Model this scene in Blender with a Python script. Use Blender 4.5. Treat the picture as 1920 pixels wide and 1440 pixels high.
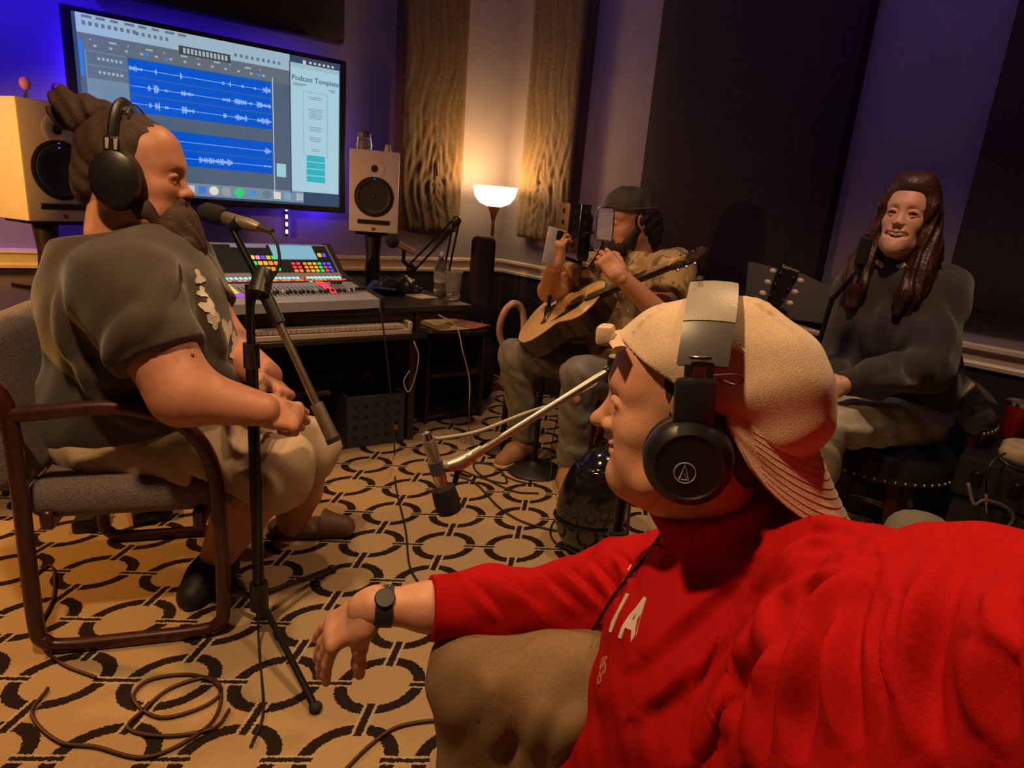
import bpy, bmesh, math, random
import numpy as np
from mathutils import Vector, Matrix
random.seed(4); np.random.seed(4)
for o in list(bpy.data.objects): bpy.data.objects.remove(o)
SC = bpy.context.scene; COL = SC.collection
R_ = math.radians
# ------------------------------------------------------------------ camera
F_PX, PITCH, ROLL, CAM_H = 1200.0, R_(15.6), R_(4.7), 1.18
CAMP = np.array([0., 0., CAM_H])
_f = np.array([0, math.cos(PITCH), -math.sin(PITCH)]); _x = np.array([1., 0, 0]); _d = np.array([0, -math.sin(PITCH), -math.cos(PITCH)])
C_R = math.cos(ROLL)*_x - math.sin(ROLL)*_d; C_D = math.sin(ROLL)*_x + math.cos(ROLL)*_d; C_F = _f
cam = bpy.data.cameras.new('camera'); cam_o = bpy.data.objects.new('camera', cam); COL.objects.link(cam_o)
cam.sensor_fit = 'HORIZONTAL'; cam.sensor_width = 36; cam.lens = 36*F_PX/1920; cam.clip_start = 0.02
cam_o.matrix_world = Matrix(((C_R[0], -C_D[0], -C_F[0], 0), (C_R[1], -C_D[1], -C_F[1], 0), (C_R[2], -C_D[2], -C_F[2], CAM_H), (0, 0, 0, 1)))
SC.camera = cam_o
# ------------------------------------------------------------------ world, lights, exposure
w = bpy.data.worlds.new('world'); SC.world = w; w.use_nodes = True
w.node_tree.nodes['Background'].inputs[0].default_value = (.05, .035, .08, 1); w.node_tree.nodes['Background'].inputs[1].default_value = .3
SC.view_settings.view_transform = 'Standard'; SC.view_settings.look = 'None'; SC.view_settings.gamma = 1
SC.view_settings.use_curve_mapping = False; SC.view_settings.exposure = 0.0
def light(name, kind, loc, energy, col, size=.1, rot=None, size_y=None, spot=None, blend=.5):
    l = bpy.data.lights.new(name, kind); l.energy = energy; l.color = col
    if kind == 'AREA':
        l.size = size
        if size_y: l.shape = 'RECTANGLE'; l.size_y = size_y
    else: l.shadow_soft_size = size
    if kind == 'SPOT': l.spot_size = spot; l.spot_blend = blend
    o = bpy.data.objects.new(name, l); COL.objects.link(o); o.location = loc
    if rot is not None: o.rotation_mode = 'QUATERNION'; o.rotation_quaternion = Vector(rot).to_track_quat('-Z', 'Y')
    return o
WARM = (1.0, .56, .20); WARM2 = (1.0, .60, .28)
# ceiling downlights of the room (fixtures are built with the ceiling)
DOWN = [(-.62, .50, 142, 112), (-.40, 2.20, 58, 92), (.72, 1.42, 66, 104)]
for i, (x, y, e, a) in enumerate(DOWN):
    light('downlight_beam', 'SPOT', (x, y, 2.55), e, WARM2, .06, (0, 0, -1), spot=R_(a), blend=.6)
# ------------------------------------------------------------------ room frame
C0 = np.array([-.15, 4.5, 0.]); YB, YR = R_(37), R_(-48)
BX = np.array([math.cos(YB), math.sin(YB), 0]); RX = np.array([math.cos(YR), math.sin(YR), 0])
BN = np.array([BX[1], -BX[0], 0]); RN = np.array([RX[1], -RX[0], 0])
UPV = np.array([0, 0, 1.])
def BW(u, v, z): return C0 - BX*u + BN*v + UPV*z        # u left of the corner, v out from the back wall
def RW(u, v, z): return C0 + RX*u + RN*v + UPV*z        # u right of the corner, v out from the right wall
def ray(x, y): return C_R*(x-960)/F_PX + C_D*(y-720)/F_PX + C_F
def at(x, y, Y): r = ray(x, y); return CAMP + r*(Y/r[1])
def atz(x, y, z): r = ray(x, y); return CAMP + r*((z-CAM_H)/r[2])
def frame(origin, yaw=0, pitch=0, roll=0):
    return Matrix.Translation(Vector(origin)) @ Matrix.Rotation(yaw, 4, 'Z') @ Matrix.Rotation(pitch, 4, 'X') @ Matrix.Rotation(roll, 4, 'Y')
# LED strips behind the screen and along the ceiling cove
for (u, v, z, sx, sy, e) in ((1.80, .085, 1.75, 1.0, .04, 2.5), (2.35, .085, 1.45, .04, .6, 2.0), (1.3, .085, 1.3, .04, .5, 2.2)):
    light('led_backlight', 'AREA', BW(u, v, z), e, (.05, .01, 1), sx, tuple(-BN), sy)
light('added_wall_wash', 'SPOT', BW(2.75, .50, 2.52), 100, (.022, .004, 1), .05, tuple(-BN*.62-UPV*.78), spot=R_(92), blend=.8)  # added spot out of view, turns the wall left of the screen blue
light('led_cove', 'AREA', (.4, 2.0, 2.5), 4.2, (.36, .18, 1), 3.0, (.5, .6, -.25), .1)

# ------------------------------------------------------------------ materials
def nd(nt, typ, **kw):
    n = nt.nodes.new(typ)
    for k, v in kw.items(): setattr(n, k, v)
    return n
def mat(name, col, rough=.6, metal=0., var=.12, nscale=30., bump=0., bscale=120., emit=None, estr=0., spec=.5, alpha=None, trans=0., sheen=0., sss=0., coat=0., aniso=None):
    m = bpy.data.materials.new(name); m.use_nodes = True; nt = m.node_tree; b = nt.nodes['Principled BSDF']
    b.inputs['Roughness'].default_value = rough; b.inputs['Metallic'].default_value = metal
    b.inputs['Specular IOR Level'].default_value = spec
    tc = nd(nt, 'ShaderNodeTexCoord')
    nz = nd(nt, 'ShaderNodeTexNoise'); nz.inputs['Scale'].default_value = nscale; nz.inputs['Detail'].default_value = 4
    nt.links.new(tc.outputs['Object'], nz.inputs['Vector'])
    if aniso:
        mp = nd(nt, 'ShaderNodeMapping'); mp.inputs['Scale'].default_value = aniso
        nt.links.new(tc.outputs['Object'], mp.inputs['Vector']); nt.links.new(mp.outputs[0], nz.inputs['Vector'])
    rp = nd(nt, 'ShaderNodeValToRGB'); c = np.array(col)
    rp.color_ramp.elements[0].color = (*np.clip(c*(1-var), 0, 1), 1); rp.color_ramp.elements[1].color = (*np.clip(c*(1+var), 0, 1), 1)
    rp.color_ramp.elements[0].position = .3; rp.color_ramp.elements[1].position = .7
    nt.links.new(nz.outputs['Fac'], rp.inputs[0]); nt.links.new(rp.outputs[0], b.inputs['Base Color'])
    if bump:
        n2 = nd(nt, 'ShaderNodeTexNoise'); n2.inputs['Scale'].default_value = bscale; n2.inputs['Detail'].default_value = 3
        nt.links.new(tc.outputs['Object'], n2.inputs['Vector'])
        bp = nd(nt, 'ShaderNodeBump'); bp.inputs['Strength'].default_value = bump; bp.inputs['Distance'].default_value = .004
        nt.links.new(n2.outputs['Fac'], bp.inputs['Height']); nt.links.new(bp.outputs[0], b.inputs['Normal'])
    if emit is not None:
        b.inputs['Emission Color'].default_value = (*emit, 1); b.inputs['Emission Strength'].default_value = estr
    if alpha is not None: b.inputs['Alpha'].default_value = alpha
    if trans: b.inputs['Transmission Weight'].default_value = trans; b.inputs['IOR'].default_value = 1.3
    if sheen: b.inputs['Sheen Weight'].default_value = sheen; b.inputs['Sheen Roughness'].default_value = .5
    if coat: b.inputs['Coat Weight'].default_value = coat; b.inputs['Coat Roughness'].default_value = .1
    if sss:
        b.inputs['Subsurface Weight'].default_value = sss; b.inputs['Subsurface Radius'].default_value = (.012, .004, .002); b.inputs['Subsurface Scale'].default_value = 1
    return m
_E = {}
def emat(name, col, s=1.0):
    k = name
    if k not in _E: _E[k] = mat(name, tuple(np.array(col)*.3), .5, emit=col, estr=s, var=.03)
    return _E[k]
# ------------------------------------------------------------------ mesh helpers
LOC = {}
class MB:
    def __init__(s, M=None): s.v = []; s.f = []; s.n = 0; s.M = M
    def add(s, v, f):
        v = np.asarray(v, float)
        if s.M is not None:
            A = np.array(s.M); v = v @ A[:3, :3].T + A[:3, 3]
        s.v.append(v); n = s.n; s.f += [tuple(i+n for i in q) for q in f]; s.n += len(v); return s
    def box(s, c, size, bev=0., seg=1, M=None):
        bm = bmesh.new(); bmesh.ops.create_cube(bm, size=1)
        for vv in bm.verts: vv.co = Vector((vv.co.x*size[0], vv.co.y*size[1], vv.co.z*size[2]))
        if bev: bmesh.ops.bevel(bm, geom=bm.edges[:], offset=bev, segments=seg, affect='EDGES', profile=.5)
        bm.verts.index_update()
        P = [(M @ vv.co if M is not None else vv.co) for vv in bm.verts]
        s.add([(p.x+c[0], p.y+c[1], p.z+c[2]) for p in P], [tuple(x.index for x in fc.verts) for fc in bm.faces]); bm.free(); return s
    def tube(s, pts, r, n=8, closed=False, sx=1., up=None):
        P = [np.asarray(p, float) for p in pts]; m = len(P); rr = [r]*m if np.isscalar(r) else list(r)
        T = []
        for i in range(m):
            a = P[(i-1) % m] if (closed or i > 0) else P[i]; b = P[(i+1) % m] if (closed or i < m-1) else P[i]
            t = b-a; T.append(t/(np.linalg.norm(t)+1e-9))
        u = np.cross(T[0], (0, 0, 1.) if up is None else up)
        if np.linalg.norm(u) < 1e-3: u = np.cross(T[0], (1., 0, 0))
        u /= np.linalg.norm(u); V = []
        for i in range(m):
            u = u - T[i]*(u@T[i]); u /= np.linalg.norm(u); w_ = np.cross(T[i], u)
            for k in range(n):
                a = 2*math.pi*k/n; V.append(P[i] + rr[i]*(math.cos(a)*u*sx + math.sin(a)*w_))
        Fc = []
        for i in range(m if closed else m-1):
            j = (i+1) % m
            for k in range(n):
                l = (k+1) % n; Fc.append((i*n+k, j*n+k, j*n+l, i*n+l))
        if not closed: Fc += [tuple(range(n)), tuple((m-1)*n+k for k in reversed(range(n)))]
        return s.add(V, Fc)
    def cyl(s, a, b, r1, r2=None, n=16): return s.tube([a, b], [r1, r1 if r2 is None else r2], n)
    def lathe(s, prof, n=24, M=None):
        V = []
        for (r, z) in prof:
            for k in range(n):
                a = 2*math.pi*k/n; p = Vector((r*math.cos(a), r*math.sin(a), z))
                V.append(tuple(M @ p) if M is not None else tuple(p))
        Fc = []
        for i in range(len(prof)-1):
            for k in range(n):
                l = (k+1) % n; Fc.append((i*n+k, i*n+l, (i+1)*n+l, (i+1)*n+k))
        if prof[0][0] > 1e-6: Fc.append(tuple(reversed(range(n))))
        if prof[-1][0] > 1e-6: Fc.append(tuple((len(prof)-1)*n+k for k in range(n)))
        return s.add(V, Fc)
    def ell(s, c, rad, n=16, m=10, M=None):
        prof = [(math.sin(math.pi*i/m)+1e-7, -math.cos(math.pi*i/m)) for i in range(m+1)]
        A = Matrix.Translation(Vector(c)) @ (M.to_4x4() if M is not None else Matrix()) @ Matrix.Diagonal((*rad, 1))
        return s.lathe(prof, n, A)
    def prism(s, poly, z0, z1, M=None):
        k = len(poly); V = [(x, y, z0) for x, y in poly]+[(x, y, z1) for x, y in poly]
        if M is not None: V = [tuple(M @ Vector(p)) for p in V]
        return s.add(V, [tuple(reversed(range(k))), tuple(range(k, 2*k))]+[(i, (i+1) % k, k+(i+1) % k, k+i) for i in range(k)])
    def sheet(s, G, t=0.):
        # grid of points (a,b,3) -> sheet, with thickness along its normals
        G = np.asarray(G, float); a, b = G.shape[:2]
        if t == 0.:
            return s.add(G.reshape(-1, 3), [(i*b+j, i*b+j+1, (i+1)*b+j+1, (i+1)*b+j) for i in range(a-1) for j in range(b-1)])
        du = np.gradient(G, axis=0); dv = np.gradient(G, axis=1); N = np.cross(du, dv); N /= np.linalg.norm(N, axis=2, keepdims=True)+1e-9
        A = (G+N*t/2).reshape(-1, 3); B = (G-N*t/2).reshape(-1, 3); q = a*b
        Fc = []
        for i in range(a-1):
            for j in range(b-1):
                k = i*b+j; Fc += [(k, k+b, k+b+1, k+1), (q+k, q+k+1, q+k+b+1, q+k+b)]
        ring = [j for j in range(b)]+[i*b+b-1 for i in range(1, a)]+[(a-1)*b+j for j in range(b-2, -1, -1)]+[i*b for i in range(a-2, 0, -1)]
        for i in range(len(ring)):
            x, y = ring[i], ring[(i+1) % len(ring)]; Fc.append((x, y, q+y, q+x))
        return s.add(np.vstack([A, B]), Fc)
    def text(s, body, size, M, depth=.001, align='LEFT', bold=0.):
        cu = bpy.data.curves.new('t', 'FONT'); cu.body = body; cu.size = size; cu.extrude = depth; cu.align_x = align; cu.resolution_u = 3; cu.offset = bold
        ob = bpy.data.objects.new('t', cu); COL.objects.link(ob); dg = bpy.context.evaluated_depsgraph_get(); me = bpy.data.meshes.new_from_object(ob.evaluated_get(dg))
        s.add([tuple(M @ v.co) for v in me.vertices], [tuple(p.vertices) for p in me.polygons])
        bpy.data.objects.remove(ob); bpy.data.curves.remove(cu); bpy.data.meshes.remove(me); return s
    def mesh(s, name, m, ang=40):
        me = bpy.data.meshes.new(name); V = np.vstack(s.v) if s.v else np.zeros((0, 3))
        me.from_pydata(V.tolist(), [], s.f)
        for mm in (m if isinstance(m, (list, tuple)) else [m]): me.materials.append(mm)
        me.polygons.foreach_set('use_smooth', [True]*len(me.polygons))
        if ang: me.set_sharp_from_angle(angle=R_(ang))
        return me
    def build(s, name, m, parent=None, ang=40, loc=None, label=None):
        off = np.array(LOC.get(parent.name, (0, 0, 0)) if parent else (0, 0, 0), float)
        base = np.array(loc, float) if loc is not None else off
        if loc is not None or parent is not None: s.v = [v-base for v in s.v]
        o = bpy.data.objects.new(name, s.mesh(name, m, ang)); COL.objects.link(o)
        if parent: o.parent = parent
        o.location = base-off if (loc is not None) else (0, 0, 0)
        if parent is None and loc is not None: o.location = base
        LOC[o.name] = base
        if label: o['label'] = label
        return o
def tag(o, label, cat, group=None, kind=None):
    o['label'] = label; o['category'] = cat
    if group: o['group'] = group
    if kind: o['kind'] = kind
    return o
def thing(name, label, cat, loc, group=None):
    o = bpy.data.objects.new(name, None); COL.objects.link(o); o.location = loc; o.empty_display_size = .1
    LOC[o.name] = np.array(loc, float); return tag(o, label, cat, group)
def struct(o): o['kind'] = 'structure'; return o
def share(o, name, loc, rot=None, m=None):
    # another copy of a small piece: same mesh data, same parent
    c = o.copy(); c.name = name; COL.objects.link(c); c.parent = o.parent; c.location = loc
    if m is not None:
        c.data = o.data.copy(); c.data.materials.clear(); c.data.materials.append(m)
    return c
def bez(pts, n=8):
    # Catmull-Rom through points
    P = [np.asarray(p, float) for p in pts]; P = [2*P[0]-P[1]]+P+[2*P[-1]-P[-2]]; out = []
    for i in range(1, len(P)-2):
        for k in range(n):
            t = k/n; a, b, c, d = P[i-1:i+3]
            out.append(.5*((2*b)+(-a+c)*t+(2*a-5*b+4*c-d)*t*t+(-a+3*b-3*c+d)*t**3))
    out.append(P[-2]); return out
M_BLACK = mat('black_plastic', (.012, .011, .012), .42)
M_BLACKM = mat('black_metal', (.015, .014, .014), .32, .6)
M_CHROME = mat('chrome', (.62, .6, .57), .22, 1., var=.04)
M_RUBBER = mat('black_rubber', (.01, .01, .01), .75)
M_FOAM = mat('black_foam', (.012, .011, .011), .95, bump=.6, bscale=700)
M_CABLE = mat('cable', (.014, .012, .012), .5)
M_CABLEW = mat('grey_cable', (.34, .32, .29), .5)
# ================================================================== setting
RH = 2.6; LBK, LRT = 4.6, 6.2
P00 = C0; P10 = BW(LBK, 0, 0); P01 = RW(LRT, 0, 0); P11 = P10 + RX*LRT
# ---- carpet
mc = bpy.data.materials.new('ring_carpet'); mc.use_nodes = True; nt = mc.node_tree; bs = nt.nodes['Principled BSDF']
def inp(s, v):
    if isinstance(v, (int, float)): s.default_value = v
    else: nt.links.new(v, s)
def mth(op, a, b=0., c=0.):
    n = nt.nodes.new('ShaderNodeMath'); n.operation = op; inp(n.inputs[0], a); inp(n.inputs[1], b); inp(n.inputs[2], c); return n.outputs[0]
tc = nd(nt, 'ShaderNodeTexCoord'); sp = nd(nt, 'ShaderNodeSeparateXYZ')
wob = nd(nt, 'ShaderNodeTexNoise'); wob.inputs['Scale'].default_value = 170; wob.inputs['Detail'].default_value = 3
nt.links.new(tc.outputs['Object'], wob.inputs['Vector'])
nt.links.new(tc.outputs['Object'], sp.inputs[0])
LO = np.array([-.34816, 2.93035]); LA = np.array([.25126, .02333]); LB = np.array([-.02424, -.23098])
Mi = np.linalg.inv(np.array([LA, LB]).T)
px = mth('SUBTRACT', sp.outputs[0], float(LO[0])); py = mth('SUBTRACT', sp.outputs[1], float(LO[1]))
cells = []
for r in Mi:
    q = mth('ADD', mth('MULTIPLY', px, float(r[0])), mth('MULTIPLY', py, float(r[1])))
    q = mth('SUBTRACT', mth('FRACT', mth('ADD', q, .5)), .5); cells.append(q)
wsep = nd(nt, 'ShaderNodeSeparateColor'); nt.links.new(wob.outputs['Color'], wsep.inputs[0])
fu = mth('ADD', cells[0], mth('MULTIPLY', mth('SUBTRACT', wsep.outputs[0], .5), .05))
fv = mth('ADD', cells[1], mth('MULTIPLY', mth('SUBTRACT', wsep.outputs[1], .5), .05))
rad = mth('SQRT', mth('ADD', mth('MULTIPLY', fu, fu), mth('MULTIPLY', fv, fv)))
ring = mth('MULTIPLY', mth('GREATER_THAN', rad, .312), mth('LESS_THAN', rad, .432))
au, av = mth('ABSOLUTE', fu), mth('ABSOLUTE', fv)
def bar(a, b, ln, th): return mth('MULTIPLY', mth('GREATER_THAN', a, .5-ln), mth('LESS_THAN', b, th))
barm = mth('MAXIMUM', bar(au, av, .215, .024), bar(av, au, .215, .036))
outl = mth('MAXIMUM', bar(au, av, .21, .05), bar(av, au, .21, .066))
n1 = nd(nt, 'ShaderNodeTexNoise'); n1.inputs['Scale'].default_value = 420; n1.inputs['Detail'].default_value = 2
n2 = nd(nt, 'ShaderNodeTexNoise'); n2.inputs['Scale'].default_value = 2.2; n2.inputs['Detail'].default_value = 3
for n in (n1, n2): nt.links.new(tc.outputs['Object'], n.inputs['Vector'])
def mix(f, a, b):
    n = nd(nt, 'ShaderNodeMix', data_type='RGBA'); inp(n.inputs[0], f)
    for s, v in ((6, a), (7, b)):
        if isinstance(v, tuple): n.inputs[s].default_value = (*v, 1)
        else: nt.links.new(v, n.inputs[s])
    return n.outputs[2]
base = mix(n1.outputs['Fac'], (.25, .165, .085), (.61, .45, .262))
base = mix(mth('MULTIPLY', n2.outputs['Fac'], .25), base, (.40, .27, .15))
c = mix(ring, base, (.022, .014, .012)); c = mix(mth('MULTIPLY', outl, .85), c, (.50, .39, .27)); c = mix(barm, c, (.026, .016, .014))
nt.links.new(c, bs.inputs['Base Color']); bs.inputs['Roughness'].default_value = .95; bs.inputs['Specular IOR Level'].default_value = .1
bp = nd(nt, 'ShaderNodeBump'); bp.inputs['Strength'].default_value = .7; bp.inputs['Distance'].default_value = .004
nt.links.new(n1.outputs['Fac'], bp.inputs['Height']); nt.links.new(bp.outputs[0], bs.inputs['Normal'])
o = MB().add([P00, P01, P11, P10, P00-UPV*.05, P01-UPV*.05, P11-UPV*.05, P10-UPV*.05], [(3, 2, 1, 0), (4, 5, 6, 7), (0, 1, 5, 4), (1, 2, 6, 5), (2, 3, 7, 6), (3, 0, 4, 7)])
struct(o.build('floor', mc, ang=30))['label'] = 'tan carpet with linked dark ring pattern'
# ---- walls: painted above the chair rail, dark below it
def wall_mat(name, up, low):
    m = mat(name, up, .85, var=.03, nscale=8, bump=.05, bscale=90); n = m.node_tree; b = n.nodes['Principled BSDF']
    t = nd(n, 'ShaderNodeTexCoord'); s = nd(n, 'ShaderNodeSeparateXYZ'); n.links.new(t.outputs['Object'], s.inputs[0])
    g = nd(n, 'ShaderNodeMath', operation='LESS_THAN'); g.inputs[1].default_value = .76; n.links.new(s.outputs[2], g.inputs[0])
    x = nd(n, 'ShaderNodeMix', data_type='RGBA'); n.links.new(g.outputs[0], x.inputs[0])
    src = b.inputs['Base Color'].links[0].from_socket; n.links.new(src, x.inputs[6]); x.inputs[7].default_value = (*low, 1); n.links.new(x.outputs[2], b.inputs['Base Color'])
    return m
MW = wall_mat('wall_paint', (.225, .20, .25), (.014, .012, .017))
def wall(name, a, b, n, lab):
    t = n*-.12; z = UPV*RH
    V = [a, b, b+z, a+z, a+t, b+t, b+t+z, a+t+z]
    o = MB().add(V, [(0, 1, 2, 3), (7, 6, 5, 4), (0, 4, 5, 1), (1, 5, 6, 2), (2, 6, 7, 3), (3, 7, 4, 0)]).build(name, MW, ang=30)
    o['label'] = lab; return struct(o)
wall('wall_back', P10, P00, BN, 'blue lit painted wall behind the screen')
wall('wall_right', P00, P01, RN, 'dim painted wall with tall fabric panels')
wall('wall_left', P10, P11, BX, 'painted wall at the left end of the desk')
wall('wall_front', P01, P11, -RX, 'painted wall behind the camera')
MCE = mat('ceiling_paint', (.30, .28, .30), .9, var=.03)
z = UPV*RH; zz = UPV*(RH+.1)
struct(MB().add([P00+z, P01+z, P11+z, P10+z, P00+zz, P01+zz, P11+zz, P10+zz], [(0, 1, 2, 3), (7, 6, 5, 4), (0, 4, 5, 1), (1, 5, 6, 2), (2, 6, 7, 3), (3, 7, 4, 0)]).build('ceiling', MCE, ang=30))
# chair rails and baseboards: moulded profile swept along each wall
MRAIL = mat('cream_trim', (.80, .70, .52), .5, var=.05)
RPROF = [(0, .725), (.014, .728), (.018, .742), (.012, .752), (.016, .775), (.024, .790), (.036, .798), (.038, .812), (.0, .816)]
BPROF = [(0, 0), (.018, 0), (.018, .10), (.010, .125), (0, .13)]
def sweep(name, a, b, n, prof, m):
    k = len(prof); V = [a+n*p+UPV*q for p, q in prof]+[b+n*p+UPV*q for p, q in prof]
    return struct(MB().add(V, [(i, i+1, k+i+1, k+i) for i in range(k-1)]+[tuple(reversed(range(k))), tuple(range(k, 2*k))]).build(name, m, ang=25))
sweep('trim_1', P10, P00, BN, RPROF, MRAIL); sweep('trim_2', P00, P01, RN, RPROF, MRAIL)
MBASE = mat('dark_baseboard', (.03, .026, .03), .6)
sweep('baseboard_back', P10, P00, BN, BPROF, MBASE); sweep('baseboard_right', P00, P01, RN, BPROF, MBASE)
# ---- recessed downlights
for i, (x, y, e, a) in enumerate(DOWN):
    t = thing('ceiling_downlight', ['round recessed ceiling light above the camera end of the carpet', 'round recessed ceiling light above the desk side', 'round recessed ceiling light near the long right wall'][i], 'ceiling light', (x, y, RH), 'ceiling lights')
    MB(frame((x, y, RH))).lathe([(.085, -.001), (.085, -.012), (.068, -.014), (.066, -.001)], 24).build('trim_ring', M_CHROME, t)
    MB(frame((x, y, RH))).lathe([(.0, -.004), (.062, -.004)], 24).build('lens', emat('downlight_glow', (1, .72, .4), 6), t)
# ---- acoustic panels
def fabric_panel(label, W, o0, u0, u1, z0, z1, dep, m, wrinkle, group='acoustic panels'):
    # W maps (u,v,z) to the room; the cloth front is a relief of gathered folds
    base = W((u0+u1)/2, 0, z0); t = thing('fabric_sound_absorber', label, 'sound absorber', base, group)
    nx, nz = (70, 150) if wrinkle else (12, 24); G = np.zeros((nx, nz, 3)); rs = np.random.RandomState(int(u0*1000) % 997)
    ph = rs.rand(8)*6.28
    for i in range(nx):
        for j in range(nz):
            a, c = i/(nx-1), j/(nz-1); u = u0+(u1-u0)*a; zc = z0+(z1-z0)*c
            e = min(a, 1-a)*(abs(u1-u0)/.05); f = min(c*(z1-z0)/.05, (1-c)*(z1-z0)/.05); e = min(1, e); f = min(1, f)
            v = dep-.018*(1-math.sqrt(max(0, 1-(1-e)**2)))-.018*(1-math.sqrt(max(0, 1-(1-f)**2)))
            if wrinkle:
                low = math.exp(-((zc-z0-.25)/.33)**2)
                aa = a+.06*math.sin(5*zc+ph[0])+.03*math.sin(13*zc+ph[1])
                wv = .35*math.sin(26*aa+ph[2]+2*math.sin(4*zc))+.3*math.sin(47*aa+ph[3]+3*math.sin(6*zc+ph[4]))+.2*math.sin(75*aa+ph[6])
                rr = math.hypot((a-.45)*1.5, (zc-z0-.3)/.45); wv2 = .5*math.sin(30*rr+4*math.sin(3*math.atan2(zc-z0-.3, a-.45)))*math.exp(-rr*rr*2.2)
                v += wrinkle*min(e, 1)*((.25+.75*low)*wv+wv2*1.1)
            G[i, j] = W(u, v, zc)
    MB().sheet(G, .004).build('fabric_front', m, t, ang=65)
    b = MB(); c8 = [W(u, v, zc) for v in (.001, dep-.022) for (u, zc) in ((u0, z0), (u1, z0), (u1, z1), (u0, z1))]
    b.add(c8, [(3, 2, 1, 0), (4, 5, 6, 7), (0, 1, 5, 4), (1, 2, 6, 5), (2, 3, 7, 6), (3, 0, 4, 7)]).build('frame_box', m, t, ang=20)
    return t
MPB = mat('brown_panel_cloth', (.080, .046, .021), .85, var=.25, nscale=60, bump=.35, bscale=260, sheen=.2)
MPD = mat('dark_panel_cloth', (.022, .013, .014), .92, var=.2, nscale=50, bump=.3, bscale=300)
fabric_panel('brown wrinkled cloth panel between the right speaker and the lamp', BW, 0, .40, .83, .985, 2.56, .10, MPB, .008)
fabric_panel('brown wrinkled cloth panel on the right of the lamp', RW, 0, .24, .69, .985, 2.56, .10, MPB, .008)
fabric_panel('widest dark cloth panel behind the guitar player', RW, 0, 1.20, 2.20, .90, 2.56, .10, MPD, .0)
fabric_panel('dark cloth panel at the right edge behind the stool', RW, 0, 2.69, 3.65, .95, 2.56, .10, MPD, .0)
fabric_panel('dark cloth panel hung high above the screen', BW, 0, 1.17, 2.30, 1.93, 2.56, .10, MPD, .0)
# ================================================================== desk side
def fb(u, v, z, yaw=0, pitch=0): return frame(BW(u, v, z), YB+yaw, pitch)
# ---- large screen
t = thing('wall_screen', 'large wall mounted screen showing blue audio tracks and a document', 'screen', BW(1.80, .10, 1.06))
TW, TH = 1.24, .775; TM = fb(1.80, .15, 1.06)
MB(TM).box((0, .025, TH/2), (TW, .045, TH), .006).build('casing', M_BLACK, t)
MB(TM).box((0, .085, TH/2), (.4, .10, .3), .01).build('wall_bracket', M_BLACKM, t)
SW, SH, SX0, SZ1 = 1.165, .722, -.582, .752
def srect(mb, x0, y0, x1, y1, lay=1):
    a, b = SX0+x0*SW, SX0+x1*SW; c, d = SZ1-y1*SH, SZ1-y0*SH
    return mb.box(((a+b)/2, -.0006*lay, (c+d)/2), (b-a, .0012, d-c))
S = .85
sd = srect(MB(TM), 0, 0, 1, 1, 0).build('screen', emat('screen_desktop', (.035, .07, .14), S), t)
def scr(name, col, rects, lay, s=S, par=None):
    mb = MB(TM)
    for q in rects: srect(mb, *q, lay)
    return mb.build(name, emat(name+'_glow', col, s), par or t)
win = scr('audio_window', (.085, .135, .20), [(.012, .0, .775, .925)], 2)
scr('menu_bar', (.36, .52, .64), [(.012, 0, .775, .105)], 3, par=win)
scr('ruler_bar', (.13, .17, .21), [(.012, .105, .775, .195)], 3, par=win)
scr('track_list', (.17, .28, .37), [(.03, .195, .165, .925)], 3, par=win)
scr('track_header', (.12, .18, .24), [(.035, .2, .165, .27), (.035, .275, .165, .345)], 4, par=win)
scr('side_tab', (.03, .22, .75), [(.014, .14, .026, .34)], 4, par=win)
scr('transport_display', (.05, .06, .08), [(.345, .075, .535, .125)], 4, par=win)
blue = [(.168, .200, .695, .300), (.168, .304, .695, .402), (.168, .406, .695, .505), (.168, .590, .695, .700), (.168, .704, .695, .800)]
for i, q in enumerate(blue): scr('audio_clip', (.0, .09, .60), [q], 4, .95, par=win)
rs = np.random.RandomState(3)
def wave(yc, amp, segs):
    out = [(.17, yc-.0012, .693, yc+.0012)]
    for (a, b, am) in segs:
        x = a
        while x < b:
            h = amp*am*(.25+.75*rs.rand()); out.append((x, yc-h, x+.0022, yc+h)); x += .0045
    return out
wv = []
wv += wave(.255, .026, [(.17, .215, .6), (.255, .262, 1), (.345, .352, 1), (.50, .505, .5), (.525, .53, .9), (.575, .58, .7), (.625, .63, .4), (.662, .69, 1)])
wv += wave(.355, .026, [(.23, .235, .6), (.25, .268, 1), (.285, .295, .4), (.345, .36, .9), (.36, .39, .5), (.50, .51, .6), (.515, .525, .7), (.545, .59, .8), (.60, .615, .4), (.635, .69, .9)])
wv += wave(.455, .026, [(.23, .235, .6), (.25, .268, 1), (.285, .295, .4), (.345, .36, .9), (.36, .39, .5), (.50, .51, .6), (.545, .59, .8), (.635, .69, .9)])
wv += wave(.650, .022, [(.662, .685, 1)]); wv += wave(.752, .024, [(.40, .53, .9), (.66, .69, .3)])
scr('waveform', (.35, .58, .95), wv, 5, 1.0, par=win)['kind'] = 'stuff'
scr('toolbar_icon', (.14, .19, .25), [(.03+.02*i, .04, .041+.02*i, .062) for i in range(9)]+[(.20+.02*i, .045, .21+.02*i, .065) for i in range(6)]+[(.03+.045*i, .008, .062+.045*i-.004*(i % 3), .022) for i in range(8)]+[(.55+.022*i, .06, .56+.022*i, .08) for i in range(9)], 5, par=win)['kind'] = 'stuff'
scr('ruler_mark', (.4, .48, .52), [(.05+.06*i, .13, .054+.06*i+.02*(i % 2), .14) for i in range(11)]+[(.06+.05*i, .16, .07+.05*i, .172) for i in range(13)]+[(.36+.014*i, .085, .369+.014*i, .116) for i in range(12)]+[(.07+.014*i, .225+.075*k, .078+.014*i, .24+.075*k) for i in range(6) for k in range(2)], 6, par=win)['kind'] = 'stuff'
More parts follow.
